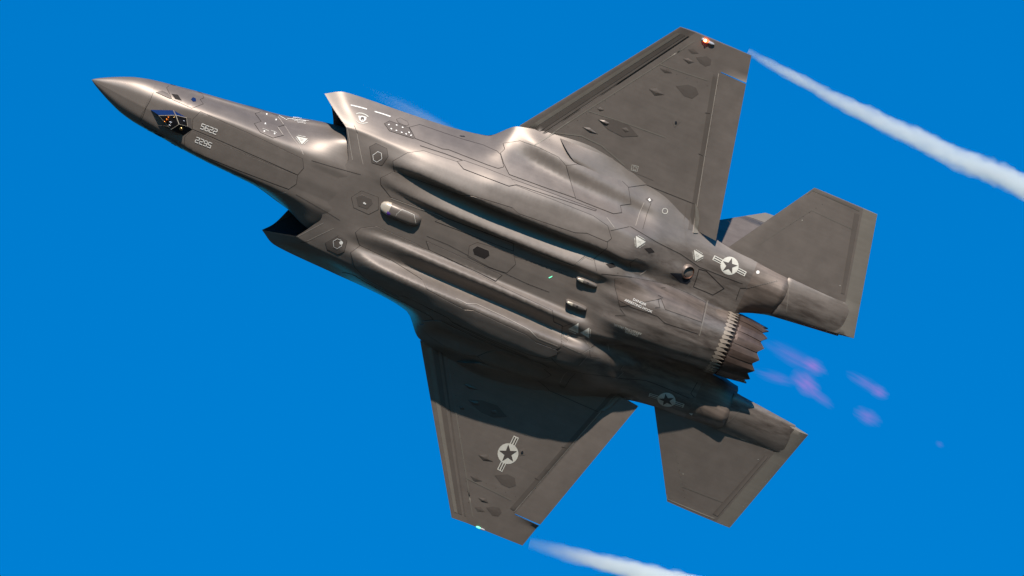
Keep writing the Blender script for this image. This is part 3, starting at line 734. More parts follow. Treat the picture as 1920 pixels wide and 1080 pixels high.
line('panel_seam_or_crease', b6((135, 730), (125, 680), (200, 625), (300, 665)), .7); line('panel_seam_or_crease', b6((245, 808), (312, 760)), .8, LIGHTSEAM)
line('panel_seam_or_crease', b3((1710, 195), (1920, 150)), .8); line('panel_seam_or_crease', b3((1665, 45), (1750, 160)), .9, LIGHTSEAM)
line('panel_seam_or_crease', b3((1520, 505), (1560, 685)), .6)
line('panel_seam_or_crease', b5((1110, 525), (1245, 505), (1610, 650)), .7)
panel('exhaust_recess', b6((905, 752), (985, 772), (1180, 965), (1060, 1035), (845, 945), (875, 862)), SOOT, h=-.004, seam=1.2, mirror=False)
# patches seen only to starboard (zig-zag joints)
for q in (z9((1350, 268), (1318, 300), (1345, 330), (1300, 352), (1325, 375), (1280, 400)), z9((1395, 262), (1350, 290), (1380, 315), (1340, 345)), z9((1390, 265), (1490, 290), (1545, 365)), z9((1545, 372), (1485, 408), (1520, 430), (1460, 495)), z9((1340, 348), (1485, 410)), z9((1792, 500), (1770, 530), (1790, 548), (1745, 590))):
    line('patch_joint', q, 1.0, DARKP, .008, False); line('patch_joint', [(u + 1.2, v + .9) for u, v in q], .6, LIGHTSEAM, .008, False)
line('door_edge_highlight', z9((540, 0), (620, 40), (690, 42), (900, 138), (1090, 235), (1150, 290), (1305, 353)), .9, LIGHTSEAM, .017, False)  # sunlit edge of the bay door, painted as a pale line
line('door_edge_highlight', [(733, 371), (790, 392), (821, 402.5), (834, 409)], .8, LIGHTSEAM, .012, False)
line('door_edge_highlight', [(983, 463.5), (1075, 499), (1097, 481.5), (1112, 487.5)], .8, LIGHTSEAM, .012, False)

# wing and tail: strips, seams, blisters
def quad(a, b_, c, d): return [a, b_, c, d]
le0, le1, hi0, hi1 = Vector((988, 238)), Vector((1273, 58)), Vector((1017, 255)), Vector((1298, 66))
def band(f0, f1, mat, nm, e0=.015, e1=.985):
    A0, A1 = le0.lerp(hi0, f0), le1.lerp(hi1, f0); B0, B1 = le0.lerp(hi0, f1), le1.lerp(hi1, f1)
    decal(nm, [tuple(A0.lerp(A1, e0)), tuple(A0.lerp(A1, e1)), tuple(B0.lerp(B1, e1)), tuple(B0.lerp(B1, e0))], mat, .004, 12, True)
band(.04, .30, TAPE, 'edge_coating'); band(.36, .66, BAND, 'dark_coating_band'); band(.84, .95, BAND, 'dark_coating_band')
line('wing_seam', [(1003, 273), (1060, 233), (1235, 121), (1302, 77)], 2.0, TAPE, .004)
line('wing_seam', z5((1180, 318), (1400, 395), (1545, 442)), 1.6, TAPE, .004)
line('wing_seam', z5((650, 672), (880, 745), (1235, 872)), 1.6, TAPE, .004)
line('wing_seam', z5((250, 928), (400, 835), (600, 858), (750, 930), (925, 1080)), 2.2, TAPE, .005)
line('wing_seam', b5((950, 232), (1110, 392), (1300, 470)), 1.4, PANEL, .004)
decal('hinge_band', [(1337, 138), (1346, 140), (1297, 432), (1290, 430)], BAND, .004, 14, True)
line('flap_hinge_line', [(1347.5, 138), (1322, 290), (1299, 436)], 1.0, LIGHTSEAM, .004)
line('panel_seam_or_crease', z5((1530, 685), (1565, 692)), .8); line('panel_seam_or_crease', z5((1480, 992), (1512, 1010)), .8)
decal('flap_hinge_cover', b6((858, 0), (905, 80), (912, 180), (888, 345), (835, 345), (858, 200)), TAPE, .02, 8, True)
tps = [o for o in bpy.data.objects if o.name.startswith('tailplane')]
decal('dark_coating_band', p3((895, 252), (927, 262), (838, 735), (815, 730)), BAND, .005, 12, True)
line('tailplane_seam', p3((330, 437), (640, 235), (890, 352)), .8, TAPE, .004)
line('edge_coating', p3((185, 398), (648, 116), (925, 238)), 2.2, TAPE, .004)
def blister(name, poly, mat, h, c=None, mirror=True):
    h *= .6
    d = densify(poly, 3); n_ = len(d); cx = sum(p[0] for p in poly) / len(poly) if c is None else c[0]; cy = sum(p[1] for p in poly) / len(poly) if c is None else c[1]
    mid = [((u + cx) / 2, (v + cy) / 2) for u, v in d]
    P = lay(d, .003) + lay(mid, h * .62) + lay([(cx, cy)], h)
    f = [(i, (i + 1) % n_, n_ + (i + 1) % n_, n_ + i) for i in range(n_)] + [(n_ + i, n_ + (i + 1) % n_, 2 * n_) for i in range(n_)]
    return [finish(name, P, f, mat, jet, m_) for m_ in ((False, True) if mirror else (False,))]
for q, hh in ((z5((1105, 505), (1165, 502), (1222, 550), (1150, 557)), .035), (z5((1360, 280), (1400, 277), (1446, 306), (1405, 318)), .03), (z5((1190, 352), (1245, 345), (1282, 388), (1225, 386)), .02), (z5((1400, 210), (1440, 204), (1480, 240), (1430, 243)), .012), (z5((718, 655), (745, 642), (772, 666), (740, 674)), .03), (z5((608, 792), (665, 798), (727, 846), (662, 830)), .045)):
    blister('wing_blister', q, DARKP, hh)
for q in (z5((1310, 485), (1400, 475), (1460, 497), (1480, 545), (1430, 579), (1370, 560)), z5((1460, 270), (1540, 262), (1575, 288), (1570, 325), (1530, 339), (1490, 312))):
    blister('fastener_patch', q, DARKP, .012)
decal('leaf_patch', z5((725, 735), (790, 733), (870, 742), (960, 782), (1027, 860), (910, 866), (800, 810)), DARKP, .005, 6, True)
blister('wing_blister', z5((725, 735), (775, 740), (818, 765), (800, 782), (770, 768)), DARKP, .06)
blister('wing_blister', z5((895, 800), (935, 792), (970, 825), (930, 838)), DARKP, .03)
blister('small_diamond_patch', z5((1312, 712), (1345, 755), (1300, 795), (1280, 755)), PANEL, .012)
decal('fastener', z5((1302, 748), (1316, 748), (1318, 764), (1303, 764)), BLACK, .018, 6, True)
for x0, y0, dx, dy, k_ in ((1030, 262, 17.5, -12.2, 15), (1345, 160, -3.2, 19, 14), (1470, 428, 12, -7.5, 7), (1250, 132, 19, 7.2, 5)):
    for k in range(k_): decal('wing_fastener', disc_(x0 + dx * k, y0 + dy * k, .55), SEAM, .004, 3, True)
# actuator fairing with a stepped front
def fairing(mirror):
    fr = [Vector((1050.5, 259)).lerp(Vector((1077, 303)), s / 12) for s in range(13)]; P = []; f = []
    for j in range(13):
        t = j / 12
        for i, p in enumerate(fr):
            s = i / 12; q = p + Vector((108, 47)) * t * (1 - .18 * abs(s - .5)) + Vector((0, (0.5 - s) * -10 * t))
            hh = .085 * (math.sin(math.pi * min(max(s, .02), .98)) ** .6) * (1 - t) ** 1.3
            r = hit(q.x, q.y) or r; P.append(r[0] - Vector((0, 0, 1)) * hh - r[1] * -.002)
    base = [hit(p.x, p.y)[0] for p in fr]; o_ = len(P); P += base
    for j in range(12):
        for i in range(12): a = j * 13 + i; f.append((a, a + 13, a + 14, a + 1))
    for i in range(12): f.append((o_ + i, i, i + 1, o_ + i + 1))
    o = finish('actuator_fairing', P, f, PAINT, jet, mirror)
    o.data.set_sharp_from_angle(angle=math.radians(45)); return o
fairing(False); fairing(True)
line('fairing_edge', [(1051, 260), (1064, 281), (1077, 302)], 1.0, SEAM, .01)

# ------------------------------------------------------------------ markings
def disc(cx, cy, r, n_=24, sx=1, sy=1): return [(cx + r * sx * math.cos(2 * math.pi * i / n_), cy + r * sy * math.sin(2 * math.pi * i / n_)) for i in range(n_)]
def insignia(cx, cy, ux, uy, r, star, mirror, hl=2.0):
    U = Vector((ux, uy)).normalized(); N = Vector((-U.y, U.x)); C = Vector((cx, cy))
    def rect(a, b_, c, d): return [tuple(C + U * x + N * y) for x, y in ((a, c), (b_, c), (b_, d), (a, d))]
    base = decal('national_insignia', disc(cx, cy, r), WHITE, .004, 5, mirror)
    for i, root in enumerate(base):
        mir = i == 1
        def add(nm, poly, mat, h, step=5):
            d = densify(poly, step); p2, fs = tri(d, step); finish(nm, lay(p2, h), fs, mat, root, mir, False)
        for s in (-1, 1):
            a, b_ = s * r * .9, s * r * hl
            add('insignia_bar', rect(a, b_, -r * .27, r * .27), WHITE, .003)
            a2, b2 = s * r * 1.0, s * r * (hl - .1)
            add('bar_stripe', rect(a2, b2, -r * .18, -r * .065), STAR, .0055); add('bar_stripe', rect(a2, b2, r * .065, r * .18), STAR, .0055)
        S = Vector(star).normalized(); a0 = math.atan2(S.y, S.x)
        add('star', [(cx + (r * .9 if k % 2 == 0 else r * .36) * math.cos(a0 + k * math.pi / 5), cy + (r * .9 if k % 2 == 0 else r * .36) * math.sin(a0 + k * math.pi / 5)) for k in range(10)], STAR, .0075)
insignia(1367.8, 498.3, .888, .46, 17, (.29, -.95), True)
insignia(952.5, 850.5, .442, -.897, 19.5, (-.93, -.34), False, 1.82)

def lettering(name, text, cx, cy, ang, size, mat, h=.006, bold=.0, sx=1.0, mirror=False, parent=None, gap=1.0):
    cu = bpy.data.curves.new('txt', 'FONT'); cu.body = text; cu.align_x = 'CENTER'; cu.align_y = 'CENTER'; cu.size = 1; cu.offset = bold; cu.resolution_u = 2; cu.space_character = gap
    to = bpy.data.objects.new('txt', cu); COL.objects.link(to); bpy.context.view_layer.update()
    me = bpy.data.meshes.new_from_object(to.evaluated_get(bpy.context.evaluated_depsgraph_get()))
    ca, sa = math.cos(ang), math.sin(ang)
    pts = [(cx + size * (v.co.x * sx * ca + v.co.y * sa), cy + size * (v.co.x * sx * sa - v.co.y * ca)) for v in me.vertices]
    f = [tuple(p.vertices) for p in me.polygons]
    bpy.data.objects.remove(to); bpy.data.curves.remove(cu); bpy.data.meshes.remove(me)
    return finish(name, lay(pts, h), f, mat, parent or jet, mirror, False)
def strokes(name, glyphs, cx, cy, ang, hgt, mat, h=.006, wd=.62, sp=.86, th=.15):
    """block digits drawn as bevelled strokes"""
    G5 = {'5': [[(1, 1), (0, 1), (0, .52), (.8, .52), (1, .38), (1, .14), (.85, 0), (0, 0)]], '6': [[(.95, 1), (.15, 1), (0, .86), (0, .14), (.15, 0), (.85, 0), (1, .14), (1, .38), (.85, .52), (.02, .52)]], '2': [[(0, 1), (.85, 1), (1, .86), (1, .62), (.85, .5), (.15, .5), (0, .36), (0, 0), (1, 0)]]}
    ca, sa = math.cos(ang), math.sin(ang); n_ = len(glyphs); o0 = None
    for gi, g in enumerate(glyphs):
        P, F = [], []
        for st in G5[g]:
            for a, b_ in zip(st[:-1], st[1:]):
                A = Vector((a[0] * wd * hgt, a[1] * hgt)); B = Vector((b_[0] * wd * hgt, b_[1] * hgt)); t = (B - A).normalized(); nn = Vector((-t.y, t.x)) * th * hgt / 2; A -= t * th * hgt * .4; B += t * th * hgt * .4
                x0 = (gi - n_ / 2) * sp * hgt; q = []
                for p in (A + nn, B + nn, B - nn, A - nn):
                    X, Y = p.x + x0, p.y - hgt / 2; q.append((cx + X * ca + Y * sa, cy + X * sa - Y * ca))
                F.append(tuple(len(P) + i for i in range(4))); P += q
        finish(name, [p + (r0 * 0) for p, r0 in zip(lay(P, h), [Vector()] * len(P))], F, mat, jet, False, False)
strokes('serial_digit', '5622', 393, 242.0, math.radians(21), 9.6, WHITE2, .016)
strokes('serial_digit', '5622', 380.5, 266.4, math.radians(202), 9.6, WHITE2, .016)
lettering('hook_warning', 'DANGER', 1199, 566.5, math.radians(24), 6.6, WHITE2, .012, .006)
lettering('hook_warning', 'ARRESTING HOOK', 1197, 573.6, math.radians(24), 6.6, WHITE2, .012, .006)
lettering('hook_warning', 'DANGER', 1184, 624.5, math.radians(199), 6.4, WHITE, .010, .006)
lettering('hook_warning', 'ARRESTING HOOK', 1177, 617, math.radians(199), 6.4, WHITE, .010, .006)
def tiny(name, cx, cy, ang, length, mat=WHITE2, h=.014, wdt=.8, mirror=False, parent=None):
    """a line of stencil too small to read"""
    x = -length / 2; P, F = [], []; ca, sa = math.cos(ang), math.sin(ang)
    while x < length / 2 - .8:
        k = random.uniform(.7, 2.0); hh = wdt * random.uniform(.3, .55)
        F.append(tuple(len(P) + i for i in range(4)))
        for a, b_ in ((x, -hh), (min(x + k, length / 2), -hh), (min(x + k, length / 2), hh), (x, hh)): P.append((cx + a * ca - b_ * sa, cy + a * sa + b_ * ca))
        x += k + random.uniform(.25, .7)
    return finish(name, lay(P, h), F, mat, parent or jet, mirror, False)
line('rescue_arrow', c6((1070, 320), (1190, 290), (1205, 316), (1260, 330), (1545, 362), (1562, 412), (1255, 378), (1215, 370), (1200, 395)), .7, WHITE2, .010, False, True)
lettering('rescue_lettering', 'RESCUE', *c6((1370, 362))[0], math.radians(7), 3.6, WHITE2, .012, .03, 1.35)
for k, (x, y, l) in enumerate(((1400, 395, 26), (1420, 418, 22), (1440, 442, 16))): tiny('rescue_stencil', *c6((x, y))[0], math.radians(9), l, WHITE2, .010, .9)
def triangle(name, pts, sides, mirror=False):
    o_ = decal(name, pts, WHITE, .010, 5, mirror)
    C = Vector((sum(p[0] for p in pts) / 3, sum(p[1] for p in pts) / 3))
    for i in sides:
        a, b_ = Vector(pts[i]), Vector(pts[(i + 1) % 3]); m_ = (a + b_) / 2; nn = (m_ - C).normalized(); q = m_ + nn * 2.4
        tiny('warning_stencil', q.x, q.y, math.atan2((b_ - a).y, (b_ - a).x), (b_ - a).length * .7, WHITE, .010, 1.3, parent=o_[0])
    tiny('warning_stencil', C.x, C.y - 1.0, math.radians(20), 7, STAR, .013, .5, parent=o_[0]); tiny('warning_stencil', C.x - .5, C.y + 1.4, math.radians(20), 6, STAR, .013, .5, parent=o_[0])
triangle('warning_triangle', b6((192, 375), (303, 440), (200, 510)), (0, 1, 2))
triangle('warning_triangle', b6((845, 530), (958, 600), (858, 655)), (0, 1, 2))
triangle('warning_triangle', g6((300, 712), (172, 785), (300, 840)), (1,))
triangle('warning_triangle', g6((325, 832), (437, 770), (437, 902)), (1,))
triangle('warning_triangle', z2((570, 635), (702, 664), (635, 728)), (0, 1, 2))
line('white_dash', e12((88, 205), (270, 248), (455, 298)), 2.2, WHITE2, .006, False)
line('white_dash', e12((628, 350), (810, 404), (988, 465)), 2.2, WHITE2, .006, False)
# squadron badge: a plain shield between two curved ribbons
bx = lambda *p: e12(*p)
sh = decal('squadron_badge', bx((262, 440), (300, 452), (345, 445), (395, 460), (445, 478), (437, 530), (400, 570), (345, 590), (298, 560), (272, 510)), WHITE2, .006, 3)[0]
decal('badge_face', bx((312, 488), (350, 468), (388, 486), (395, 525), (372, 560), (340, 558), (308, 528)), STAR, .009, 3, parent=sh)
decal('badge_mark', bx((333, 540), (352, 530), (372, 542), (352, 556)), WHITE2, .011, 3, parent=sh)
line('badge_ribbon', bx((212, 405), (270, 385), (345, 392), (420, 420), (488, 468)), 1.9, WHITE, .006, False, step=2, parent=sh)
line('badge_ribbon', bx((212, 545), (250, 590), (310, 612), (390, 618), (470, 598)), 1.5, WHITE, .006, False, step=2, parent=sh)
for i, (x, y) in enumerate(((945, 650), (1120, 662), (1255, 712), (1000, 745), (1115, 782), (1235, 826), (1335, 862), (1400, 828), (1445, 893))):
    q = e12((x, y))[0]; a = math.radians([-10, 20, 20, 40, 20, 20, 25, 60, -20][i]); d = [Vector((1.9 * math.cos(t) * math.cos(a) - 1.15 * math.sin(t) * math.sin(a), 1.9 * math.cos(t) * math.sin(a) + 1.15 * math.sin(t) * math.cos(a))) for t in [2 * math.pi * k / 10 for k in range(10)]]
    decal('white_spot', [(q[0] + p.x, q[1] + p.y) for p in d], WHITE2, .014, 2)
for x, y in ((872, 300), (1025, 392), (848, 455), (832, 578), (1000, 617)):
    q = c6((x, y))[0]; decal('white_spot', disc(q[0], q[1], 1.5, 8), WHITE2, .012, 2); tiny('panel_stencil', q[0], q[1] + 1.8, .3, 4, WHITE, .012, .5)
tiny('panel_stencil', *c6((855, 555))[0], math.radians(22), 12, WHITE, .012, 1.0); tiny('panel_stencil', *c6((995, 588))[0], math.radians(22), 12, WHITE, .012, 1.0)
decal('white_hexagon', disc(639.7, 455, 3.6, 6), WHITE2, .008, 3)
line('panel_outline', z3((808, 840), (865, 780), (912, 800), (916, 855), (865, 897), (815, 880)), 0.1, WHITE2, .002, False, True)
decal('white_disc', disc(1420.8, 510.4, 3.4, 10), WHITE2, .008, 3); decal('white_disc', z11((475, 268), (500, 270), (495, 283)), WHITE2, .008, 3)
for k, poly in enumerate((z3((1205, 355), (1220, 350), (1240, 368), (1232, 380), (1218, 372), (1208, 370)),)): decal('antenna_mark', poly, WHITE2, .016, 2)
line('panel_outline', [(1185, 309), (1197, 312), (1194.5, 321.5), (1183.5, 318.5)], .8, WHITE, .005, False, True); line('panel_outline', [(1188, 312), (1193.6, 313.5), (1192, 319), (1186.8, 317.2)], .6, WHITE, .005, False, True)
line('panel_outline', disc(1246.5, 395.8, 5, 14), .9, WHITE, .008, False, True)
decal('dark_antenna_window', b5((1240, 612), (1265, 600), (1300, 620), (1275, 640)), DARKP, .006, 4, True); decal('antenna_mark', b5((1258, 615), (1272, 606), (1282, 625), (1270, 630)), WHITE2, .009, 3)
decal('green_beacon_window', b3((1010, 722), (1055, 700), (1050, 714), (1020, 730)), GREENLAMP, .008, 2)
for x, y in ((585, 295), (1430, 455)): pass
for x, y in ((595, 295), (810, 684)):
    q = p3((x if x != 595 else 585, y))[0]; decal('tail_fastener', disc(q[0], q[1], .9, 6), WHITE, .006, 2, True)
# serrated light edges of the worn aft joint and small vents
for x, y in ((1612, 682), (1790, 672), (1825, 782), (1795, 1025)): q = b3((x, y))[0]; decal('fastener', disc(q[0], q[1], .8, 6), SEAM, .012, 2)
decal('rusty_diamond_patch', b5((800, 768), (865, 770), (905, 788), (855, 793)), RUST, .005, 3, True)
decal('small_vent', c4((1130, 193), (1200, 198), (1220, 215), (1150, 210)), BLACK, .004, 3, True)

# ------------------------------------------------------------------ things standing proud of the belly
def at(u, v, h):
    for k in range(12):
        r = hit(u + (960 - u) * .002 * k, v + (540 - v) * .002 * k)
        if r: break
    return r[0] - ray(u, v) * h
# faceted targeting window under the nose
tw = bpy.data.objects.new('targeting_window', None); COL.objects.link(tw); tw.parent = jet
pz = dict(A=((722, 513), 0.0), B=((990, 520), .07), C=((1018, 574), .15), D=((822, 577), .10), E=((965, 738), .12), F=((1056, 680), .16), G=((1140, 604), .07), H=((1152, 702), .07), I=((858, 682), .0), J=((1000, 760), .0), K=((1110, 802), .0), L=((1206, 737), .0), M=((1190, 612), .0))
pv = {k: at(*za(q)[0], h) for k, (q, h) in pz.items()}
def facet(nm, keys, mat, inset_=.0):
    P = [pv[k] for k in keys]; c = sum(P, Vector()) / len(P); nn = (P[1] - P[0]).cross(P[2] - P[0]).normalized()
    if nn.dot(CAM_A - c) < 0: nn = -nn
    Q = [p.lerp(c, inset_) + nn * (.002 if inset_ else 0) for p in P]
    return finish(nm, Q, [tuple(range(len(Q)))], mat, tw, False, False)
for nm, ks, mt_ in (('window_pane', 'ABCD', GLASSB), ('window_pane', 'BGC', GLASSB), ('window_pane', 'DCFE', GLASSK), ('window_pane', 'CGHF', GLASSK), ('window_pane', 'ADE', GLASSB)):
    facet('window_frame', ks, CREAM); facet(nm, ks, mt_, .07)
facet('window_housing', 'AEI', GLASSK); facet('window_housing', 'IEJ', GLASSK); facet('window_housing', 'EFKJ', BLACK); facet('window_housing', 'FHLK', BLACK); facet('window_housing', 'GMLH', DARKP); facet('window_housing', 'ABGM', CREAM)
def blob(nm, u, v, h, r, mat, parent, seg=12, sq_=(1, 1, 1)):
    c = at(u, v, h); bm = bmesh.new(); bmesh.ops.create_uvsphere(bm, u_segments=seg, v_segments=seg // 2 + 2, radius=r)
    for vv in bm.verts: vv.co = Vector((vv.co.x * sq_[0], vv.co.y * sq_[1], vv.co.z * sq_[2])) + c
    me = bpy.data.meshes.new(nm); bm.to_mesh(me); bm.free(); me.polygons.foreach_set('use_smooth', [True] * len(me.polygons)); return link(nm, me, parent, [mat])
blob('lens_mount', *za((1078, 727))[0], .10, .04, BRONZE, tw)
for (x, y), r, mt_ in (((920, 625), .035, ORANGE), ((895, 650), .028, ORANGE), ((935, 600), .022, ORANGE), ((960, 655), .03, CLEAR), ((1000, 600), .025, BRONZE), ((950, 690), .025, CLEAR), ((1110, 640), .02, CLEAR)):
    c0 = pv['D'].lerp(pv['F'], .5); u, v = za((x, y))[0]
    blob('optics', u, v, .155 if x < 1030 else .135, r * .8, mt_, tw, 8, (1.3, .6, .6))
# radar reflector pod
pod = bpy.data.objects.new('radar_reflector_pod', None); COL.objects.link(pod); pod.parent = jet
def podloft(st, name, mat, m_=16, cap=False):
    V = []; f = []
    for x, w_, h, y0 in st:
        for j in range(m_):
            a = math.pi * j / (m_ - 1); ca = math.cos(a); V.append((x, y0 - w_ * (abs(ca) ** .7) * (1 if ca > 0 else -1), -.61 - .62 * h * math.sin(a) ** .62))
    for i in range(len(st) - 1):
        for j in range(m_ - 1): a = i * m_ + j; f.append((a, a + m_, a + m_ + 1, a + 1))
    return finish(name, [Vector(v) for v in V], f, mat, pod, False)
podloft([(6.06, .03, .05, -.10), (6.09, .085, .12, -.10), (6.16, .115, .18, -.10), (6.24, .125, .205, -.10)], 'pod_nose', CREAM)
podloft([(6.24, .122, .20, -.10), (6.25, .128, .21, -.10), (6.5, .13, .215, -.10), (6.70, .128, .215, -.10), (6.80, .115, .20, -.10), (6.88, .08, .13, -.10), (6.91, .04, .0, -.10)], 'pod_body', PANEL).data.set_sharp_from_angle(angle=math.radians(50))
allv2 = []; allf2 = []
for o in pod.children:
    o_ = len(allv2); allv2 += [v.co.copy() for v in o.data.vertices]; allf2 += [tuple(o_ + i for i in p.vertices) for p in o.data.polygons]
KEEP_TR = dict(TR); TR.update(t=BVHTree.FromPolygons(allv2, allf2), f=allf2, v=allv2, n=None)
z13 = Z(700, 370, 13.5)
decal('violet_window', z13((362, 342), (432, 405), (420, 458), (322, 438)), VIOLET, .004, 2, parent=pod)
line('pod_seam', z13((565, 480), (590, 420), (725, 305), (880, 370), (1030, 440), (1075, 660)), .7, WHITE, .004, False, step=3, parent=pod)
TR.update(KEEP_TR)
# two blade antennas
def blade(cx, cy, z1, yaw=0):
    V = []; m_ = 20; f = []
    for k, (z, sx, sy, dx) in enumerate(((-.45, .25, .042, .03), (z1 + .035, .215, .044, 0), (z1 + .010, .210, .038, 0), (z1, .195, .022, 0))):
        for j in range(m_):
            a = 2 * math.pi * j / m_; c, s = math.cos(a), math.sin(a)
            V.append(Vector((cx + dx + sx * (abs(c) ** .55) * (1 if c > 0 else -1), cy + sy * (abs(s) ** .8) * (1 if s > 0 else -1), z)))
    for k in range(3):
        for j in range(m_): a = k * m_ + j; b_ = k * m_ + (j + 1) % m_; f.append((a, a + m_, b_ + m_, b_))
    f.append(tuple(range(3 * m_, 4 * m_))); o = finish('blade_antenna', V, f, PANEL, jet, False)
    o.data.set_sharp_from_angle(angle=math.radians(60))
    cap = []; 
    for k, (z, g) in enumerate(((z1 + .02, 1.06), (z1 - .004, 1.0), (z1 - .006, .6))):
        for j in range(m_):
            a = 2 * math.pi * j / m_; c, s = math.cos(a), math.sin(a); sx, sy = .195 * g, .033 * g
            x = -.0 + sx * (abs(c) ** .55) * (1 if c > 0 else -1)
            cap.append(Vector((cx + min(x, -.07), cy + sy * (abs(s) ** .8) * (1 if s > 0 else -1), z)))
    finish('blade_tip', cap, [(k * m_ + j, (k + 1) * m_ + j, (k + 1) * m_ + (j + 1) % m_, k * m_ + (j + 1) % m_) for k in range(2) for j in range(m_)] + [tuple(range(2 * m_, 3 * m_))], CREAM, o, False)
    for r in (.022,):
        pts = [Vector((cx + .02 + r * math.cos(t), cy + r * .9 * math.sin(t), z1 - .003)) for t in [2 * math.pi * k / 10 for k in range(10)]]
        pin = [Vector((cx + .02 + r * .5 * math.cos(t), cy + r * .45 * math.sin(t), z1 - .003)) for t in [2 * math.pi * k / 10 for k in range(10)]]
        finish('ring_mark', pts + pin, [(k, (k + 1) % 10, 10 + (k + 1) % 10, 10 + k) for k in range(10)], BLACK, o, False, False)
blade(10.34, -.27, -.72); blade(10.34, .225, -.755)
# side exhaust port in front of the recess
V = []; f = []; c = at(1291, 511, .02); ax = Vector((.50, -.10, -.86)).normalized(); e1 = ax.cross(Vector((0, 1, 0))).normalized(); e2 = ax.cross(e1).normalized()
for k, (d, r) in enumerate(((-.22, .20), (-.06, .155), (.0, .135), (.012, .12), (.0, .108), (-.14, .10), (-.15, .0))):
    for j in range(24): a = 2 * math.pi * j / 24; V.append(c + ax * d + e1 * r * math.cos(a) + e2 * r * math.sin(a))
finish('exhaust_port', V[:96], [(k * 24 + j, (k + 1) * 24 + j, (k + 1) * 24 + (j + 1) % 24, k * 24 + (j + 1) % 24) for k in range(3) for j in range(24)], SOOT, jet, False)
finish('exhaust_bore', V[72:], [(k * 24 + j, (k + 1) * 24 + j, (k + 1) * 24 + (j + 1) % 24, k * 24 + (j + 1) % 24) for k in range(3) for j in range(24)], RUST, jet, False)
decal('black_patch', b6((575, 790), (720, 795), (810, 880), (770, 918), (690, 895)), BLACK, .005, 4)  # flat black patch beside the exhaust port
# wing tip lights
blob('navigation_light', 1323.5, 76, .03, .055, REDLAMP, jet, 14, (1.25, .7, .6)).__setitem__('label', 'lit red lamp')
blob('lamp_core', 1322.5, 76, .055, .028, REDCORE, jet, 10)
blob('lamp_cover', 1332, 80.5, .02, .06, CLEAR, jet, 12, (1.5, .5, .5)); blob('lamp_cover', 1318.5, 74, .02, .035, CLEAR, jet, 10)
blob('navigation_light', 897, 991, .01, .035, GREENLAMP, jet, 12, (1.6, .6, .6)).__setitem__('label', 'lit green lamp'); blob('lamp_cover', 903.5, 993, .01, .04, CLEAR, jet, 12, (1.7, .5, .5))

# ------------------------------------------------------------------ vapour and flame
def volume(name, dens, color, emis=None, es=0, noise_scale=2.0, axis_r=None, aniso=.2, thr=.35, soft=1.0):
    m = bpy.data.materials.new(name); m.use_nodes = True; n = m.node_tree; n.nodes.clear()
    o = n.nodes.new('ShaderNodeOutputMaterial'); v = n.nodes.new('ShaderNodeVolumePrincipled'); n.links.new(v.outputs[0], o.inputs['Volume'])
    v.inputs['Color'].default_value = (*color, 1); v.inputs['Anisotropy'].default_value = aniso
    at_ = n.nodes.new('ShaderNodeTexCoord'); sx = n.nodes.new('ShaderNodeSeparateXYZ'); n.links.new(at_.outputs['Object'], sx.inputs[0])
    def M(op, a, b_=None, clamp=False):
        q = n.nodes.new('ShaderNodeMath'); q.operation = op; q.use_clamp = clamp
        for i, s in enumerate((a, b_)):
            if s is None: continue
            if isinstance(s, (int, float)): q.inputs[i].default_value = s
            else: n.links.new(s, q.inputs[i])
        return q.outputs[0]
    return m, n, v, sx, M, at_
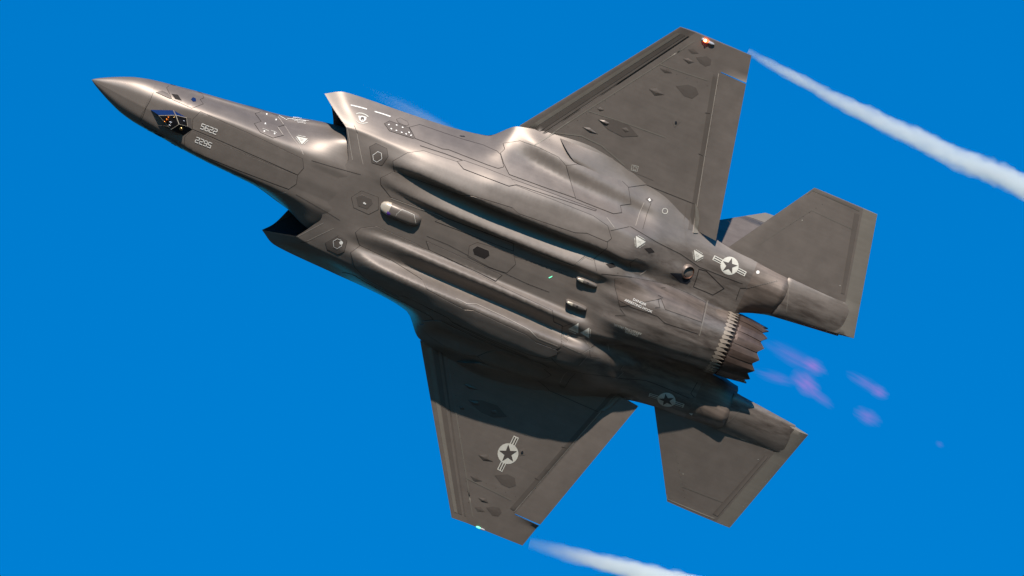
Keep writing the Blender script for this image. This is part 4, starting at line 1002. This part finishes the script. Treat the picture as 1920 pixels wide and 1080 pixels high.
def trail(label, start, end, r0, r2, bend, seed, fade, dmax):
    """a cone of condensed vapour streaming from a wing tip: real volume, thickest along its curved axis"""
    a, b_ = Vector(start), Vector(end); Lg = (b_ - a).length
    rot = (b_ - a).to_track_quat('X', 'Z'); e = rot.inverted() @ Vector(bend)
    m, n, v, sx, M, tc = volume('vapour', 1, (1, 1, 1), aniso=.1)
    v.inputs['Color'].default_value = (.95, 1.0, 1.0, 1)
    t = M('DIVIDE', sx.outputs[0], Lg); tt = M('MULTIPLY', t, M('SUBTRACT', 1.0, t))
    rr = M('ADD', M('MULTIPLY', M('POWER', t, .75), r2 - r0), r0)
    def noise(sc, det, stretch, sd):
        nz = n.nodes.new('ShaderNodeTexNoise'); nz.inputs['Scale'].default_value = sc; nz.inputs['Detail'].default_value = det; nz.inputs['Roughness'].default_value = .62
        mp = n.nodes.new('ShaderNodeMapping'); mp.inputs['Scale'].default_value = stretch; mp.inputs['Location'].default_value = (sd, 0, 0)
        n.links.new(tc.outputs['Object'], mp.inputs[0]); n.links.new(mp.outputs[0], nz.inputs['Vector']); return nz.outputs['Fac']
    yy = M('SUBTRACT', sx.outputs[1], M('MULTIPLY', tt, 4 * e.y)); zz = M('SUBTRACT', sx.outputs[2], M('MULTIPLY', tt, 4 * e.z))
    rad = M('SQRT', M('ADD', M('MULTIPLY', yy, yy), M('MULTIPLY', zz, zz)))
    q = M('DIVIDE', rad, rr)
    q2 = M('ADD', M('ADD', q, M('MULTIPLY', M('SUBTRACT', noise(2.2, 3, (.45, 1.3, 1.3), seed), .5), .9)), M('MULTIPLY', M('SUBTRACT', noise(7.0, 4, (.6, 1.2, 1.2), seed + 5), .5), .7))
    dd = M('MULTIPLY', M('SUBTRACT', 1.0, q2, True), dmax)
    fd = n.nodes.new('ShaderNodeMapRange'); fd.interpolation_type = 'SMOOTHSTEP'; n.links.new(sx.outputs[0], fd.inputs['Value'])
    fd.inputs['From Min'].default_value = fade[0]; fd.inputs['From Max'].default_value = fade[1]; fd.inputs['To Min'].default_value = fade[2]; fd.inputs['To Max'].default_value = 1
    n.links.new(M('MULTIPLY', dd, fd.outputs[0]), v.inputs['Density'])
    V = []; f = []; st = 40; mm = 20
    for i in range(st + 1):
        u = i / st; r = lerp(r0, r2, u ** .75) * 1.35; c = e * 4 * u * (1 - u)
        for j in range(mm): g = 2 * math.pi * j / mm; V.append((u * Lg, c.y + r * math.cos(g), c.z + r * math.sin(g)))
    for i in range(st):
        for j in range(mm): f.append((i * mm + j, (i + 1) * mm + j, (i + 1) * mm + (j + 1) % mm, i * mm + (j + 1) % mm)[::-1])
    f.append(tuple(range(mm))); f.append(tuple(range(st * mm, (st + 1) * mm))[::-1])
    o = mesh('vapour_trail', V, f, m, None, True)
    o.matrix_world = ROOT_M @ Matrix.Translation(a) @ rot.to_matrix().to_4x4()
    o['label'] = label; o['category'] = 'vapour trail'; o['group'] = 'vapour trails streaming from the wing tips'
    return o
trail('dense white vapour trail from the red-lamp wing tip to the right edge', (11.42, -5.37, .29), (18.6, -5.04, .27), .075, .285, (0, .125, 0), 3.1, (0, 1.3, .22), 22)
trail('short fading vapour trail behind the lower wing tip, cut by the bottom edge', (11.62, 5.24, .28), (18.6, 4.15, .13), .13, .34, (0, .02, 0), 8.7, (.1, 2.3, .06), 24)
def puff(name, label, cat, center, size, color, es, seed, dens=0.0, group=None, rot=None, emission=True, detail=3.0):
    m, n, v, sx, M, tc = volume(name, 1, color)
    nz = n.nodes.new('ShaderNodeTexNoise'); nz.inputs['Scale'].default_value = detail * .8; nz.inputs['Detail'].default_value = 4
    mp = n.nodes.new('ShaderNodeMapping'); mp.inputs['Location'].default_value = (seed, seed * 2, 0); mp.inputs['Scale'].default_value = (.5, 1.25, 1.25); n.links.new(tc.outputs['Object'], mp.inputs[0]); n.links.new(mp.outputs[0], nz.inputs['Vector'])
    ln = n.nodes.new('ShaderNodeVectorMath'); ln.operation = 'LENGTH'; n.links.new(tc.outputs['Object'], ln.inputs[0])
    q = M('ADD', ln.outputs['Value'], M('MULTIPLY', M('SUBTRACT', nz.outputs['Fac'], .5), 1.9))
    fall = M('MULTIPLY', M('SUBTRACT', 1.0, q, True), 1.0); fall = M('POWER', fall, 1.4)
    if emission:
        v.inputs['Density'].default_value = 0; v.inputs['Emission Color'].default_value = (*color, 1)
        n.links.new(M('MULTIPLY', fall, es * .68), v.inputs['Emission Strength'])
    else:
        n.links.new(M('MULTIPLY', fall, dens), v.inputs['Density']); v.inputs['Color'].default_value = (*color, 1)
    bm = bmesh.new(); bmesh.ops.create_icosphere(bm, subdivisions=3, radius=1.0); me = bpy.data.meshes.new(name); bm.to_mesh(me); bm.free()
    o = link(name, me, None, [m]); R = Matrix.Rotation(rot, 4, 'Z') if rot else Matrix.Identity(4)
    o.matrix_world = ROOT_M @ Matrix.Translation(Vector(center)) @ R @ Matrix.Diagonal((*size, 1))
    o['label'] = label; o['category'] = cat
    if group: o['group'] = group
    return o
def on_axis(u, v, z=.0):
    a = np.array([[88.4, -40.1], [36.7, 86.2]]); p = np.linalg.solve(a, [u - 175 + 8 * z, v - 151 + 26.6 * z]); return (p[0], p[1], z)
VC = (1.0, .03, .17)
FG = 'violet flame wisps behind the nozzle'
def wisp(label, u, v, size, es, seed, rot): return puff('flame_wisp', label, 'flame', on_axis(u, v), size, VC, es, seed, 0, FG, rot, True, 3.4)
wisp('long violet flame wisp just aft of the upper nozzle petals', 1492, 671, (.78, .20, .2), .55, 1.3, .10)
wisp('small bright violet flame knot at the end of the uppermost wisp', 1527, 687, (.30, .17, .2), 1.25, 2.1, .1)
wisp('brightest violet flame patch in the middle, shaped like a wedge', 1512, 719, (.38, .24, .25), 1.2, 4.4, .30)
wisp('faint violet flame tail trailing down from the brightest patch', 1538, 744, (.40, .12, .2), .8, 5.4, .28)
wisp('faint low violet flame streak nearest the lower nozzle petals', 1456, 708, (.50, .13, .2), .55, 6.7, -.10)
wisp('slim violet flame wisp farthest up and right, with a rounded end', 1628, 721, (.52, .14, .2), .7, 7.9, .14)
wisp('small rounded violet flame at the tip of the far right wisp', 1650, 735, (.24, .14, .2), 1.1, 9.2, .1)
wisp('small violet flame puff lowest behind the nozzle', 1629, 782, (.34, .18, .2), .95, 10.5, .12)
wisp('tiny faint violet flame speck farthest to the right', 1765, 834, (.11, .07, .1), .8, 11.5, .1)
puff('vapour_sheet', 'thin pale vapour sheet over the upper inlet shoulder', 'vapour', (6.15, -1.76, .24), (1.35, .17, .14), (.9, .97, 1.0), 0, 3.3, 3.2, None, .075, False, 1.0)
